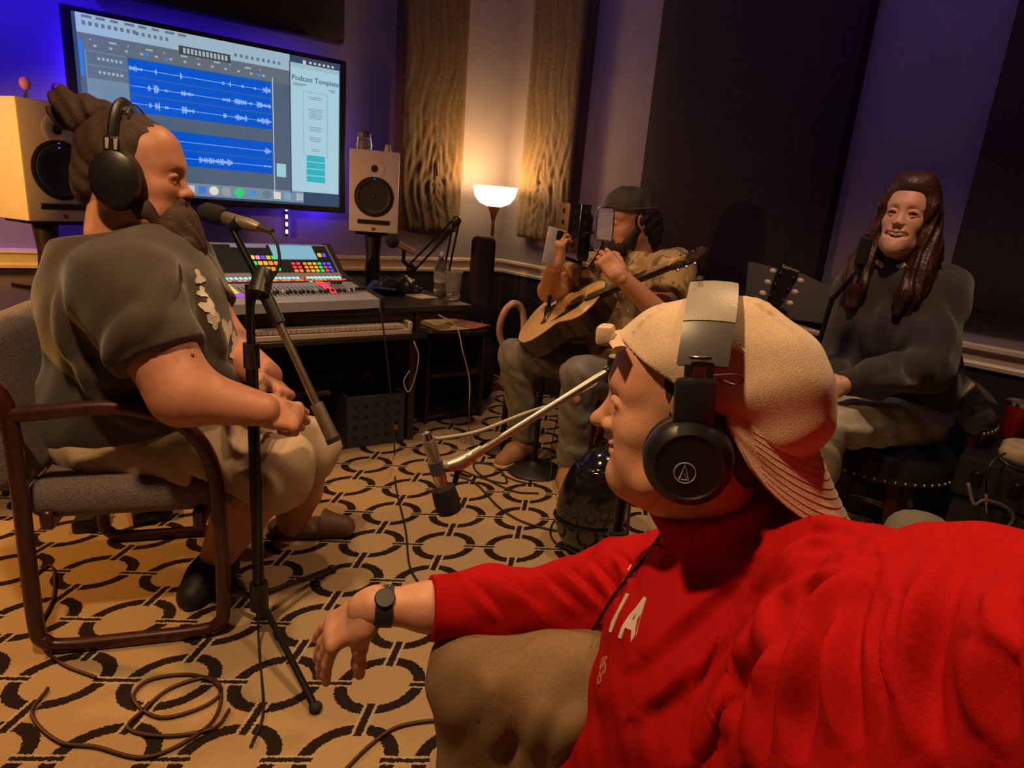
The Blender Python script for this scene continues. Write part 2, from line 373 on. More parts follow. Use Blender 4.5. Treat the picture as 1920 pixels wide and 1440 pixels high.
[scr('menu_highlight', (.05, .25, .9), [q], 7, par=win) for q in ((.225, .155, .24, .172), (.29, .165, .305, .18), (.64, .16, .655, .175))]
scr('playhead', (.6, .75, .85), [(.70, .165, .7025, .925)], 6, par=win)
scr('floating_panel', (.36, .66, .76), [(.712, .725, .752, .815)], 6, par=win)
scr('window_edge', (.05, .08, .11), [(.772, .04, .777, .92)], 7, par=win)
doc = scr('document_window', (.40, .66, .78), [(.778, .045, .995, .905)], 3)
scr('document_toolbar', (.34, .55, .66), [(.778, .045, .995, .075)], 4, par=doc)
mb = MB(TM); mb.text('Podcast Template', .034, Matrix.Translation((SX0+.888*SW, -.004, SZ1-.155*SH)) @ Matrix.Rotation(R_(90), 4, 'X'), .0005, 'CENTER')
mb.build('document_title', emat('doc_ink', (.03, .06, .09), .6), doc)
ln = [(.79, .175, .845, .181), (.79, .187, .83, .191), (.945, .185, .975, .19), (.955, .195, .975, .2)]
for y0, k, wd in ((.25, 2, .03), (.33, 6, .033), (.45, 3, .03), (.52, 3, .028), (.6, 2, .018)):
    for i in range(k): a = wd*(1-.3*((i*7) % 3)/3); ln.append((.886-a, y0+.012*i, .886+a, y0+.012*i+.0035))
ln += [(.832, .22, .833, .66), (.94, .22, .941, .66), (.832, .22, .94, .2215)]
scr('document_line', (.13, .24, .30), ln, 5, par=doc)['kind'] = 'stuff'
for i in range(4): scr('table_row', (.03, .48, .56), [(.845, .645+.048*i, .93, .688+.048*i)], 5, par=doc)
scr('notch', (.8, .6, .5), [(.832, .02, .845, .045)]+[(.86+.02*i, .022, .87+.02*i, .036) for i in range(6)], 4, par=doc)
dock = scr('dock', (.19, .28, .36), [(.14, .905, .83, .985)], 4)
ics = [(.36, (.6, .6, .6)), (.405, (.05, .2, .75)), (.45, (.75, .75, .7)), (.5, (.3, .36, .4)), (.552, (.02, .72, .18)), (.602, (.08, .3, .65)), (.667, (.12, .22, .32)), (.712, (.75, .72, .6)), (.757, (.2, .4, .6)), (.812, (.38, .5, .55))]
for i, (x, c) in enumerate(ics):
    mb = MB(TM); X = SX0+x*SW; Z = SZ1-.945*SH
    if i in (2, 4, 6): mb.lathe([(0, -.0015), (.021, -.0015), (.021, .002), (0, .002)], 20, Matrix.Translation((X, -.005, Z)) @ Matrix.Rotation(R_(90), 4, 'X'))
    else: mb.box((X, -.005, Z), (.036, .002, .036), .0009)
    ic = mb.build('dock_icon', emat('dock_icon_%d' % i, c, S), dock)
# LED dots below the screen
t = thing('led_strip', 'short strip of purple light dots under the screen', 'light strip', BW(1.47, .03, .93))
MB(fb(1.47, .02, 1.0)).box((0, -.006, 0), (.016, .01, .17), .002).build('backing', M_BLACK, t)
for i in range(4): MB(fb(1.47, .02, 1.06-.04*i)).box((0, -.014, 0), (.013, .008, .022), .003).build('diode', emat('diode_glow', (.45, .2, 1), 7), t)
light('led_dot_glow', 'POINT', BW(1.47, .12, 1.0), .35, (.12, .04, 1), .03)
# ---- desk
MDK = mat('black_desk_laminate', (.016, .012, .011), .38, var=.2, nscale=12, coat=.15)
MDE = mat('dark_wood', (.035, .018, .012), .4, var=.3, nscale=10, aniso=(1, 8, 8))
t = thing('studio_desk', 'long black studio desk along the back wall', 'desk', BW(2.1, .6, 0))
MB(fb(2.1, .60, .69)).box((0, 0, 0), (2.34, 1.04, .03), .006).build('desk_top', MDK, t)
MB(fb(2.1, 1.08, .655)).box((0, 0, 0), (2.30, .03, .035), .004).build('front_rail', MDE, t)
MB(fb(1.9, .95, .575)).box((0, 0, 0), (1.42, .42, .022), .004).build('keyboard_shelf', MDK, t)
for u in (1.16, 2.62, 3.2): MB(fb(u, .55, .3375)).box((0, 0, 0), (.035, .85, .675), .004).build('side_panel', MDE, t)
MB(fb(2.2, .16, .40)).box((0, 0, 0), (2.06, .02, .5), .003).build('back_panel', MDK, t)
for u in (1.21, 2.57): MB(fb(u, .93, .63)).box((0, 0, 0), (.03, .35, .09), .004).build('shelf_bracket', MDE, t)
# ---- low cabinet at the desk end with papers
t = thing('low_cabinet', 'low dark cabinet between the desk end and the lamp', 'cabinet', BW(.80, .55, 0))
CM = fb(.80, .55, 0)
MB(CM).box((0, 0, .49), (.38, .52, .025), .004).build('cabinet_top', MDE, t)
for s in (-1, 1): MB(CM).box((s*.175, 0, .239), (.02, .50, .476), .003).build('side_panel', MDE, t)
MB(CM).box((0, .24, .239), (.33, .015, .476), .002).build('back_panel', MDK, t)
for z in (.03, .26): MB(CM).box((0, -.01, z), (.33, .46, .018), .002).build('shelf', MDE, t)
MPAP = mat('yellow_paper', (.58, .45, .16), .7, var=.2, nscale=14); MPAP2 = mat('orange_print', (.52, .2, .10), .6, var=.5, nscale=22)
t = thing('paper_pile', 'loose yellow papers on the low cabinet', 'papers', BW(.82, .6, .5025))
for i, (du, dv, yw) in enumerate(((.03, .02, .2), (-.05, -.02, -.3), (.0, .03, .05))):
    MB(fb(.82+du, .62+dv, .5045+.003*i, yw)).box((0, 0, 0), (.21, .28, .0022)).build('sheet', MPAP, t)
o = MB(fb(.67, .68, .5125, .4)).box((0, 0, .003), (.16, .20, .006), .001).build('magazine', MPAP2, loc=BW(.67, .68, .5125)); tag(o, 'orange printed magazine lying on the papers by the lamp', 'magazine')
# ---- mixing console
p0_, p1_ = atz(425, 571, .745), atz(717, 560, .745); yw = math.atan2(*(p1_-p0_)[[1, 0]]); W = float(np.linalg.norm((p1_-p0_)[:2]))
t = thing('mixing_console', 'grey digital mixing console with rows of glowing buttons', 'mixing console', (p0_+p1_)/2*np.array([1, 1, 0])+UPV*.705)
KM = frame((*(((p0_+p1_)/2)[:2]), .705), yw)
MCB = mat('console_grey', (.36, .38, .44), .45, var=.05); MCD = mat('console_dark', (.02, .021, .026), .4)
prof = [(0, .0), (0, .038), (.33, .085), (.37, .10), (.52, .215), (.56, .215), (.56, 0)]
def sideprism(mb, x0, x1, pf):
    k = len(pf); V = [(x0, y, z) for y, z in pf]+[(x1, y, z) for y, z in pf]
    return mb.add(V, [tuple(range(k)), tuple(reversed(range(k, 2*k)))]+[(i, k+i, k+(i+1) % k, (i+1) % k) for i in range(k)])
sideprism(MB(KM), -W/2+.012, W/2-.012, prof).build('chassis', MCB, t, ang=20)
for s in (-1, 1): sideprism(MB(KM), s*W/2-.012, s*W/2+.012, [(y+(-.006 if i < 2 else .004), z+(.006 if 0 < i < 6 else 0)) for i, (y, z) in enumerate(prof)]).build('end_cheek', MCD, t, ang=20)
def onface(seg, x, s, h=0.):
    # point on the fader face (0) or the upper screen face (1): s runs 0..1 up the face
    (y0, z0), (y1, z1) = ((prof[1], prof[2]), (prof[3], prof[4]))[seg]
    y, z = y0+(y1-y0)*s, z0+(z1-z0)*s; a = math.atan2(z1-z0, y1-y0)
    return KM @ Matrix.Translation((x*W, y-math.sin(a)*h, z+math.cos(a)*h)) @ Matrix.Rotation(a, 4, 'X')
MB(onface(1, 0, .5, .002)).box((0, 0, 0), (W*.93, .17, .004), .001).build('upper_plate', MCD, t)
MB(onface(0, .03, .93, .002)).box((0, 0, 0), (W*.9, .075, .004), .001).build('button_plate', MCD, t)
pal = {'cy': (.25, .8, 1), 'or': (1, .30, .05), 'rd': (1, .05, .08), 'ye': (1, .75, .08), 'gr': (.03, .8, .25), 'bl': (.08, .1, .9), 'pk': (1, .3, .75), 'pu': (.4, .1, .9), 'am': (1, .5, .02)}
def btn(nm, seg, x, s, w, h, c, st=1.0):
    MB(onface(seg, x, s, .0055)).box((0, 0, 0), (w, h, .006), .0014).build(nm, emat('button_'+c, pal[c], st), t)
for i in range(18):
    x = -.40+.0305*i+(.012 if i >= 9 else 0)
    btn('channel_button', 0, x, .975, .013, .020, 'cy', 1.3); btn('channel_button', 0, x+.004, .87, .015, .011, 'or' if i % 3 else 'rd', .9)
for i in range(9):
    x = .215+.0305*i
    btn('channel_button', 0, x*.95, .975, .013, .020, 'cy', 1.3); btn('channel_button', 0, x*.95+.01, .87, .015, .011, 'or' if i % 4 else 'rd', .9)
for x, s, c in ((-.46, .98, 'or'), (-.445, .9, 'bl'), (-.43, .84, 'bl'), (.165, .97, 'rd'), (.17, .86, 'rd'), (.195, .95, 'am'), (.185, .8, 'gr')): btn('function_button', 0, x, s, .013, .013, c, .9)
seqs = ['ye ye pk bl am gr'.split(), 'bl gr am am or or'.split(), 'pu am am am or gr'.split()]
for r, row in enumerate(seqs):
    for i, c in enumerate(row): btn('function_button', 1, -.14+.036*i, .52-.19*r, .017, .020, c, .85)
seqs = ['am bl'.split(), 'rd rd or am am gr bl bl'.split(), 'rd rd or or am gr rd bl'.split(), 'or or or am am gr rd bl'.split()]
for i, c in enumerate(seqs[0]): btn('function_button', 1, .385+.035*i, .62, .017, .022, c, .8)
for r, row in enumerate(seqs[1:]):
    for i, c in enumerate(row): btn('function_button', 1, .16+.036*i+(.012 if i > 1 else 0), .32-.12*r, .016, .013, c, .85)
MB(onface(1, .20, .70, .006)).box((0, 0, 0), (W*.31, .09, .006), .002).build('touch_screen', emat('console_screen', (.22, .5, .66), .8), t)
MB(onface(1, -.10, .90, .006)).box((0, 0, 0), (W*.24, .02, .005), .001).build('label_strip', emat('console_labels', (.30, .28, .4), .5), t)
fd = None
for i in range(26):
    x = -.33+.028*i; s = .33+.02*((i*5) % 3)
    MB(onface(0, x, .45, .0008)).box((0, 0, 0), (.003, .13, .002)).build('fader_slot', MCD, t)
    MB(onface(0, x, s, .008)).box((0, 0, 0), (.010, .022, .014), .003).build('fader_cap', M_BLACK if i % 8 else mat('fader_white', (.5, .5, .5), .5), t)
MB(onface(0, -.40, .56, .004)).box((0, 0, 0), (.05, .12, .006), .002).build('channel_strip', emat('strip_yellow', (.85, .68, .08), .8), t)
MB(onface(0, -.385, .30, .004)).box((0, 0, 0), (.05, .03, .006), .002).build('channel_strip', emat('button_pu', pal['pu'], .8), t)
MB(onface(0, .235, .55, .004)).box((0, 0, 0), (.035, .16, .006), .002).build('channel_strip', emat('button_rd', pal['rd'], .9), t)
for i in range(4): MB(onface(0, .30+.022*i, .66, .006)).cyl((0, 0, 0), (0, 0, .014), .006, .005, 10).build('knob', M_BLACK, t)
for i in range(4): MB(onface(0, .40+.02*i, .35, .006)).cyl((0, 0, 0), (0, 0, .014), .006, .005, 10).build('knob', M_BLACK, t)
# ---- keyboard
t = thing('keyboard', 'long white piano keyboard on the shelf under the console', 'keyboard', BW(1.9, 1.0, .586))
KF = fb(1.88, 1.02, .586); MIV = mat('ivory_plastic', (.50, .42, .38), .4, var=.06); KL = 1.24
MB(KF).box((0, .07, .03), (KL, .12, .06), .006).build('case_body', M_BLACK, t)
MB(KF).box((0, -.055, .012), (KL, .15, .024), .004).build('key_bed', MIV, t)
for s in (-1, 1): MB(KF).box((s*(KL/2-.01), -.055, .03), (.02, .15, .055), .004).build('end_block', MIV, t)
k1, k2 = MB(KF), MB(KF)
for i in range(52):
    x = -KL/2+.03+i*.0227; k1.box((x, -.058, .036), (.0212, .14, .018), .0015)
    if i % 7 not in (2, 6): k2.box((x+.0113, -.03, .049), (.011, .085, .014), .002)
k1.build('white_key', MIV, t)['kind'] = 'stuff'; k2.build('black_key', M_BLACK, t)['kind'] = 'stuff'
# ---- speakers
MSW = mat('white_speaker_vinyl', (.62, .56, .53), .55, var=.03); MCONE = mat('speaker_cone', (.02, .019, .02), .6)
def speaker(label, pos, yaw, w, h, d, cut):
    t = thing('studio_speaker', label, 'speaker', pos, 'white studio speakers'); M = frame(pos, yaw)
    MB(M).box((0, d/2, h/2), (w, d, h), .008, 2).build('cabinet', MSW, t)
    def disc(nm, cx, cz, prof, m): return MB(M @ Matrix.Translation((cx, 0, cz)) @ Matrix.Rotation(R_(90), 4, 'X')).lathe(prof, 32).build(nm, m, t)
    disc('woofer_rim', 0, h*.44, [(.40*w, -.002), (.40*w, .004), (.36*w, .006), (.355*w, .002)], M_RUBBER)
    wf = disc('woofer', 0, h*.44, [(.362*w, .003), (.33*w, .008), (.30*w, .004), (.12*w, -.004), (.0, .006)], MCONE)
    disc('tweeter_horn', 0, h*.78, [(.21*w, .0012), (.18*w, .003), (.09*w, .0015), (.06*w, .001)], MSW)
    disc('tweeter', 0, h*.78, [(.072*w, .002), (.06*w, .004), (.04*w, .001), (.0, .005)], MCONE)
    MB(M).box((0, -.002, h*.13), (w*.66, .008, h*.055), .003).build('bass_port', M_BLACK, t)
    MB(M).prism([(-.004, -.012), (.004, -.012), (.006, .004), (0, .014), (-.004, .004)], 0, .004, Matrix.Translation((0, 0, h*.655)) @ Matrix.Rotation(R_(90), 4, 'X')).build('logo_light', emat('logo_blue', (.12, .25, 1), 4), t)
    MB(M).box((0, -.001, h*.045), (.02, .004, .014), .001).build('badge', mat('badge_red', (.22, .03, .02), .5), t)
    return t
sp = at(700, 436, 3.32); pr = np.array([sp[0], sp[1], sp[2]])
speaker('white studio speaker right of the screen, facing the room', pr, R_(13), .242, .395, .30, 0)
pl = at(124, 413, 2.58); pl[2] = at(76, 415, 2.5)[2]
speaker('white studio speaker left of the screen behind the person in the armchair', pl, R_(69), .28, .44, .34, 0)
def spstand(label, p, d):
    q = p + np.array([-math.sin(d), math.cos(d), 0])*.13; b = np.array([q[0], q[1], .7055])
    t = thing('speaker_stand', label, 'speaker stand', b, 'desk speaker stands'); M = frame(b, d); h = p[2]-.7055
    MB(M).box((0, 0, .006), (.2, .2, .012), .004).build('base_plate', M_BLACKM, t)
    MB(M).lathe([(.034, .012), (.042, .06), (.036, h*.5), (.046, h-.014)], 16).build('post', M_BLACK, t)
    MB(M).box((0, 0, h-.008), (.18, .2, .014), .004).build('top_plate', M_BLACKM, t)
spstand('black desk stand under the right speaker', pr, R_(13)); spstand('black desk stand under the left speaker', pl, R_(69))
# things on the speakers
MGL = mat('clear_plastic', (.9, .88, .85), .08, trans=.92, var=.02); MPK = mat('pink_ornament', (.55, .22, .16), .5)
q = pr + np.array([-.02, .1, .395]); q = np.array(at(683, 284, 3.42)); q[2] = pr[2]+.396
t = thing('small_jar', 'small clear jar standing on the right speaker', 'jar', q)
MB(frame(q)).lathe([(.0, 0), (.036, 0), (.040, .02), (.034, .06), (.030, .063)], 20).build('body', MGL, t)
MB(frame(q)).lathe([(.0, .062), (.033, .062), (.033, .08), (.02, .092), (0, .094)], 20).build('lid', mat('jar_lid', (.1, .09, .1), .4), t)
MB(frame(q)).ell((0, 0, .03), (.024, .024, .024)).build('contents', mat('jar_contents', (.3, .2, .2), .6), t)
q = np.array(at(727, 287, 3.42)); q[2] = pr[2]+.396
o = MB(frame(q)).lathe([(.0, 0), (.016, 0), (.018, .012), (.012, .026), (.016, .034), (.0, .04)], 14).build('small_figurine', mat('pale_yellow', (.5, .42, .2), .6), loc=q); tag(o, 'tiny pale yellow figurine beside the jar', 'figurine')
for k, (xx, yy, la) in enumerate(((53, 210, 'pink knobbed ornament at the near corner of the left speaker'), (112, 214, 'pink knobbed ornament farther from the camera on the left speaker'))):
    q = np.array(at(xx, yy, 2.62+.12*k)); q[2] = pl[2]+.441
    t = thing('knob_ornament', la, 'ornament', q, 'ornaments on the left speaker')
    MB(frame(q)).lathe([(.0, 0), (.016, 0), (.012, .008), (.007, .02), (.006, .045)], 12).build('stem', M_CHROME, t)
    MB(frame(q)).ell((0, 0, .062), (.02, .02, .024)).build('knob', MPK, t)
# ---- desk microphone on a sprung arm
elb, tip, bas = at(856, 414, 3.22), at(771, 503, 3.1), at(834, 500, 3.3); bas[2] = .706
t = thing('desk_boom_arm', 'black sprung microphone arm bent over the right end of the desk', 'microphone arm', bas)
MB(frame(bas)).lathe([(0, 0), (.035, 0), (.035, .02), (.016, .025), (.014, .06), (0, .06)], 16).build('clamp_base', M_BLACKM, t)
dn = np.array([.014, 0, .006]); b2 = bas+UPV*.06
for s in (-1, 1):
    MB().cyl(b2+dn*s, elb+dn*s, .0055, None, 8).build('lower_bar', M_BLACKM, t)
    MB().cyl(elb+dn*s*np.array([1, 1, -1]), tip+dn*s*np.array([1, 1, -2]), .0055, None, 8).build('upper_bar', M_BLACKM, t)
MB().ell(elb, (.024, .018, .024)).build('elbow_joint', M_BLACK, t); MB().ell(tip, (.024, .02, .022)).build('tip_joint', M_BLACK, t)
m0, m1 = at(733, 450, 3.02), at(778, 474, 3.05); hold = at(756, 490, 3.05)
MB().tube([tip, hold, m0*.45+m1*.55], .009, 8).build('holder', M_BLACKM, t)
t = thing('desk_microphone', 'dark microphone with brass body hanging from the desk arm', 'microphone', (m0+m1)/2)
MB().tube([m0+(m1-m0)*.3, m1], [.017, .012], 14).build('body', mat('brass', (.6, .42, .2), .3, .9), t)
MB().ell(m0+(m1-m0)*.05, (.032, .032, .034)).build('windscreen', M_FOAM, t)
# ---- bottle, cup, bag and papers on the desk
def put(x, y, z=.7055): return atz(x, y, z)
q = put(824, 555); t = thing('water_bottle', 'clear plastic water bottle at the right end of the desk', 'bottle', q)
MB(frame(q)).lathe([(0, 0), (.031, 0), (.033, .01), (.033, .05), (.030, .06), (.033, .07), (.033, .13), (.028, .16), (.013, .19), (.013, .205)], 20).build('body', MGL, t)
MB(frame(q)).lathe([(.0335, .07), (.0337, .07), (.0337, .12), (.0335, .12)], 20).build('label_band', mat('bottle_label', (.5, .5, .52), .5, alpha=.6), t)
MB(frame(q)).lathe([(0, .203), (.015, .203), (.015, .222), (0, .222)], 16).build('cap', mat('bottle_cap', (.7, .7, .7), .4), t)
q = put(849, 562); t = thing('plastic_cup', 'clear plastic cup with ice beside the bottle', 'cup', q)
MB(frame(q)).lathe([(0, 0), (.030, 0), (.033, .004), (.043, .135), (.046, .138), (.0445, .14), (.041, .136), (.031, .006), (0, .004)], 24).build('body', MGL, t)
for k in range(5): MB(frame(q+np.array([.015*math.cos(k*2.5), .015*math.sin(k*2.5), .02+.016*k]), k)).box((0, 0, 0), (.02, .02, .018), .003).build('ice', MGL, t)
q = put(790, 556, .7055); o = MB(frame(q, YB+.2)).box((0, 0, .002), (.10, .14, .003)).build('desk_paper', mat('pale_paper', (.55, .47, .36), .7), loc=q); tag(o, 'pale paper sheet lying beside the bottle', 'paper')
q = put(735, 550); t = thing('black_bag', 'crumpled black pouch lying beside the mixing console', 'bag', q)
# ================================================================== implicit surfaces
class Field:
    def __init__(s, lo, hi, h):
        s.lo = np.array(lo, float); s.h = h; s.n = np.ceil((np.array(hi, float)-s.lo)/h).astype(int)+1
        s.d = np.full(s.n, 9., np.float32); s.ax = [(s.lo[i]+h*np.arange(s.n[i])).astype(np.float32) for i in range(3)]
    def blk(s, lo, hi):
        a = np.clip(np.floor((np.array(lo)-s.lo)/s.h).astype(int), 0, s.n); b = np.clip(np.ceil((np.array(hi)-s.lo)/s.h).astype(int)+1, 0, s.n)
        if np.any(b <= a): return None, None
        sl = tuple(slice(int(a[i]), int(b[i])) for i in range(3))
        return sl, (s.ax[0][sl[0]][:, None, None], s.ax[1][sl[1]][None, :, None], s.ax[2][sl[2]][None, None, :])
    def comb(s, sl, d, k, mode):
        o = s.d[sl]
        if mode == 'sub': d = -d; 
        if mode in ('sub', 'int'):
            if k > 0: h = np.maximum(k-np.abs(o-d), 0)/k; s.d[sl] = np.maximum(o, d)+h*h*k*.25
            else: s.d[sl] = np.maximum(o, d)
        else:
            if k > 0: h = np.maximum(k-np.abs(o-d), 0)/k; s.d[sl] = np.minimum(o, d)-h*h*k*.25
            else: s.d[sl] = np.minimum(o, d)
    def cone(s, a, b, r1, r2=None, k=.02, mode='add', sq=None):
        a = np.array(a, float); b = np.array(b, float); r2 = r1 if r2 is None else r2; R = max(r1, r2)+k+3*s.h
        if mode == 'add': R += .02
        sl, G = s.blk(np.minimum(a, b)-R, np.maximum(a, b)+R)
        if sl is None: return s
        ba = b-a; L = ba@ba+1e-12
        px, py, pz = G[0]-a[0], G[1]-a[1], G[2]-a[2]
        t = np.clip((px*ba[0]+py*ba[1]+pz*ba[2])/L, 0, 1)
        d = np.sqrt((px-t*ba[0])**2+(py-t*ba[1])**2+(pz-t*ba[2])**2)-(r1+(r2-r1)*t)
        s.comb(sl, d.astype(np.float32), k, mode); return s
    def chain(s, pts, rad, k=.02, mode='add'):
        rad = [rad]*len(pts) if np.isscalar(rad) else rad
        for i in range(len(pts)-1): s.cone(pts[i], pts[i+1], rad[i], rad[i+1], k, mode)
        return s
    def ell(s, c, r, R=None, k=.02, mode='add'):
        c = np.array(c, float); r = np.array(r, float); Rm = r.max()+k+3*s.h+(.02 if mode == 'add' else 0)
        sl, G = s.blk(c-Rm, c+Rm)
        if sl is None: return s
        p = [G[i]-c[i] for i in range(3)]
        if R is not None:
            R = np.array(R); p = [p[0]*R[0, i]+p[1]*R[1, i]+p[2]*R[2, i] for i in range(3)]
        k0 = np.sqrt((p[0]/r[0])**2+(p[1]/r[1])**2+(p[2]/r[2])**2); k1 = np.sqrt((p[0]/r[0]**2)**2+(p[1]/r[1]**2)**2+(p[2]/r[2]**2)**2)+1e-9
        s.comb(sl, (k0*(k0-1)/k1).astype(np.float32), k, mode); return s
    def box(s, c, half, R=None, rd=.01, k=.01, mode='add'):
        c = np.array(c, float); half = np.array(half, float); Rm = np.linalg.norm(half)+rd+k+3*s.h
        sl, G = s.blk(c-Rm, c+Rm)
        if sl is None: return s
        p = [G[i]-c[i] for i in range(3)]
        if R is not None:
            R = np.array(R); p = [p[0]*R[0, i]+p[1]*R[1, i]+p[2]*R[2, i] for i in range(3)]
        q = [np.abs(p[i])-half[i]+rd for i in range(3)]
        d = np.sqrt(sum(np.maximum(x, 0)**2 for x in q))+np.minimum(np.maximum(np.maximum(q[0], q[1]), q[2]), 0)-rd
        s.comb(sl, d.astype(np.float32), k, mode); return s
    def plane(s, p, n, k=.004):
        # keep the side that n points away from
        p = np.array(p, float); n = np.array(n, float)/np.linalg.norm(n); sl, G = s.blk(s.lo, s.lo+s.h*s.n)
        d = (G[0]-p[0])*n[0]+(G[1]-p[1])*n[1]+(G[2]-p[2])*n[2]; s.comb(sl, d.astype(np.float32), k, 'int'); return s
    def warp(s, fn):
        G = (s.ax[0][:, None, None], s.ax[1][None, :, None], s.ax[2][None, None, :]); s.d += fn(*G).astype(np.float32); return s
    def val(s, p):
        q = (np.asarray(p)-s.lo)/s.h; i = np.clip(np.floor(q).astype(int), 0, s.n-2); f = q-i; r = 0
        for a in (0, 1):
            for b in (0, 1):
                for c in (0, 1): r += s.d[i[0]+a, i[1]+b, i[2]+c]*(f[0] if a else 1-f[0])*(f[1] if b else 1-f[1])*(f[2] if c else 1-f[2])
        return r
    def hit(s, x, y, org=None, dr=None):
        # first surface point along a line of sight
        o = CAMP if org is None else np.array(org); d = ray(x, y) if dr is None else np.array(dr); d = d/np.linalg.norm(d)
        hi = s.lo+s.h*(s.n-1); ta = (s.lo-o)/np.where(abs(d) < 1e-9, 1e-9, d); tb = (hi-o)/np.where(abs(d) < 1e-9, 1e-9, d)
        t = max(np.minimum(ta, tb).max(), 0)+1e-4; te = np.maximum(ta, tb).min()
        while t < te:
            v = s.val(o+d*t)
            if v < 0: return o+d*t
            t += max(min(v*.7, .03), s.h*.25)
        return None
    def grad(s, p):
        e = s.h; g = np.array([s.val(p+np.eye(3)[i]*e)-s.val(p-np.eye(3)[i]*e) for i in range(3)]); return g/(np.linalg.norm(g)+1e-9)
    def fold(s, pxs, r=.008, depth=.003, k=.014, mode='add'):
        pts = bez([np.array([x, y, 0.]) for x, y in pxs], 7); runs = [[]]; last = None
        for p in pts:
            h = s.hit(p[0], p[1])
            if h is None or (last is not None and np.linalg.norm(h-last) > .05): runs.append([])
            if h is not None: runs[-1].append(h)
            last = h
        for P in runs:
            if len(P) < 4: continue
            P = [p-s.grad(p)*depth for p in P]; n = len(P)
            for _ in range(2): P = [P[0]]+[(P[i-1]+2*P[i]+P[i+1])/4 for i in range(1, n-1)]+[P[-1]]
            s.chain(P, [r*(.30+.70*math.sin(math.pi*(i+.5)/n)) for i in range(n)], k, mode)
        return s
    def smooth(s, n=1):
        for _ in range(n):
            d = s.d; e = d.copy(); e[1:-1, 1:-1, 1:-1] = (d[1:-1, 1:-1, 1:-1]*2+d[2:, 1:-1, 1:-1]+d[:-2, 1:-1, 1:-1]+d[1:-1, 2:, 1:-1]+d[1:-1, :-2, 1:-1]+d[1:-1, 1:-1, 2:]+d[1:-1, 1:-1, :-2])/8; s.d = e
        return s
    def mesh(s):
        d = s.d; h = s.h; ins = d < 0
        c = np.zeros(np.array(d.shape)-1, np.uint8)
        for a in (0, 1):
            for b in (0, 1):
                for e in (0, 1): c += ins[a:d.shape[0]-1+a, b:d.shape[1]-1+b, e:d.shape[2]-1+e]
        act = (c > 0) & (c < 8); I = np.argwhere(act); idx = np.full(c.shape, -1, np.int64); idx[act] = np.arange(len(I))
        acc = np.zeros((len(I), 3)); cnt = np.zeros(len(I)); cr = [(a, b, e) for a in (0, 1) for b in (0, 1) for e in (0, 1)]
        val = {q: d[I[:, 0]+q[0], I[:, 1]+q[1], I[:, 2]+q[2]] for q in cr}
        for q in cr:
            for axi in range(3):
                if q[axi] == 0:
                    q2 = list(q); q2[axi] = 1; q2 = tuple(q2); v0, v1 = val[q], val[q2]; m = (v0 < 0) != (v1 < 0)
                    t = np.where(m, v0/np.where(np.abs(v0-v1) < 1e-9, 1, v0-v1), 0); p = np.tile(np.array(q, float), (len(I), 1)); p[:, axi] += t
                    acc[m] += p[m]; cnt[m] += 1
        V = s.lo+(I+acc/np.maximum(cnt, 1)[:, None])*h; Q = []
        for axi in range(3):
            u, v = (axi+1) % 3, (axi+2) % 3
            A = [slice(None)]*3; B = [slice(None)]*3; A[axi] = slice(0, -1); B[axi] = slice(1, None)
            e = ins[tuple(A)] != ins[tuple(B)]; e[tuple(slice(0, 1) if i == u else slice(None) for i in range(3))] = False; e[tuple(slice(0, 1) if i == v else slice(None) for i in range(3))] = False
            mx = [slice(None)]*3
            E = np.argwhere(e); E = E[(E[:, u] < d.shape[u]-1) & (E[:, v] < d.shape[v]-1)]
            if not len(E): continue
            def cid(du, dv):
                K = E.copy(); K[:, u] -= du; K[:, v] -= dv; return idx[K[:, 0], K[:, 1], K[:, 2]]
            q = np.stack([cid(1, 1), cid(0, 1), cid(0, 0), cid(1, 0)], 1); flip = ~ins[E[:, 0], E[:, 1], E[:, 2]]; q[flip] = q[flip][:, ::-1]; Q.append(q)
        Q = np.vstack(Q) if Q else np.zeros((0, 4), int); Q = Q[(Q >= 0).all(1)]
        return V, Q
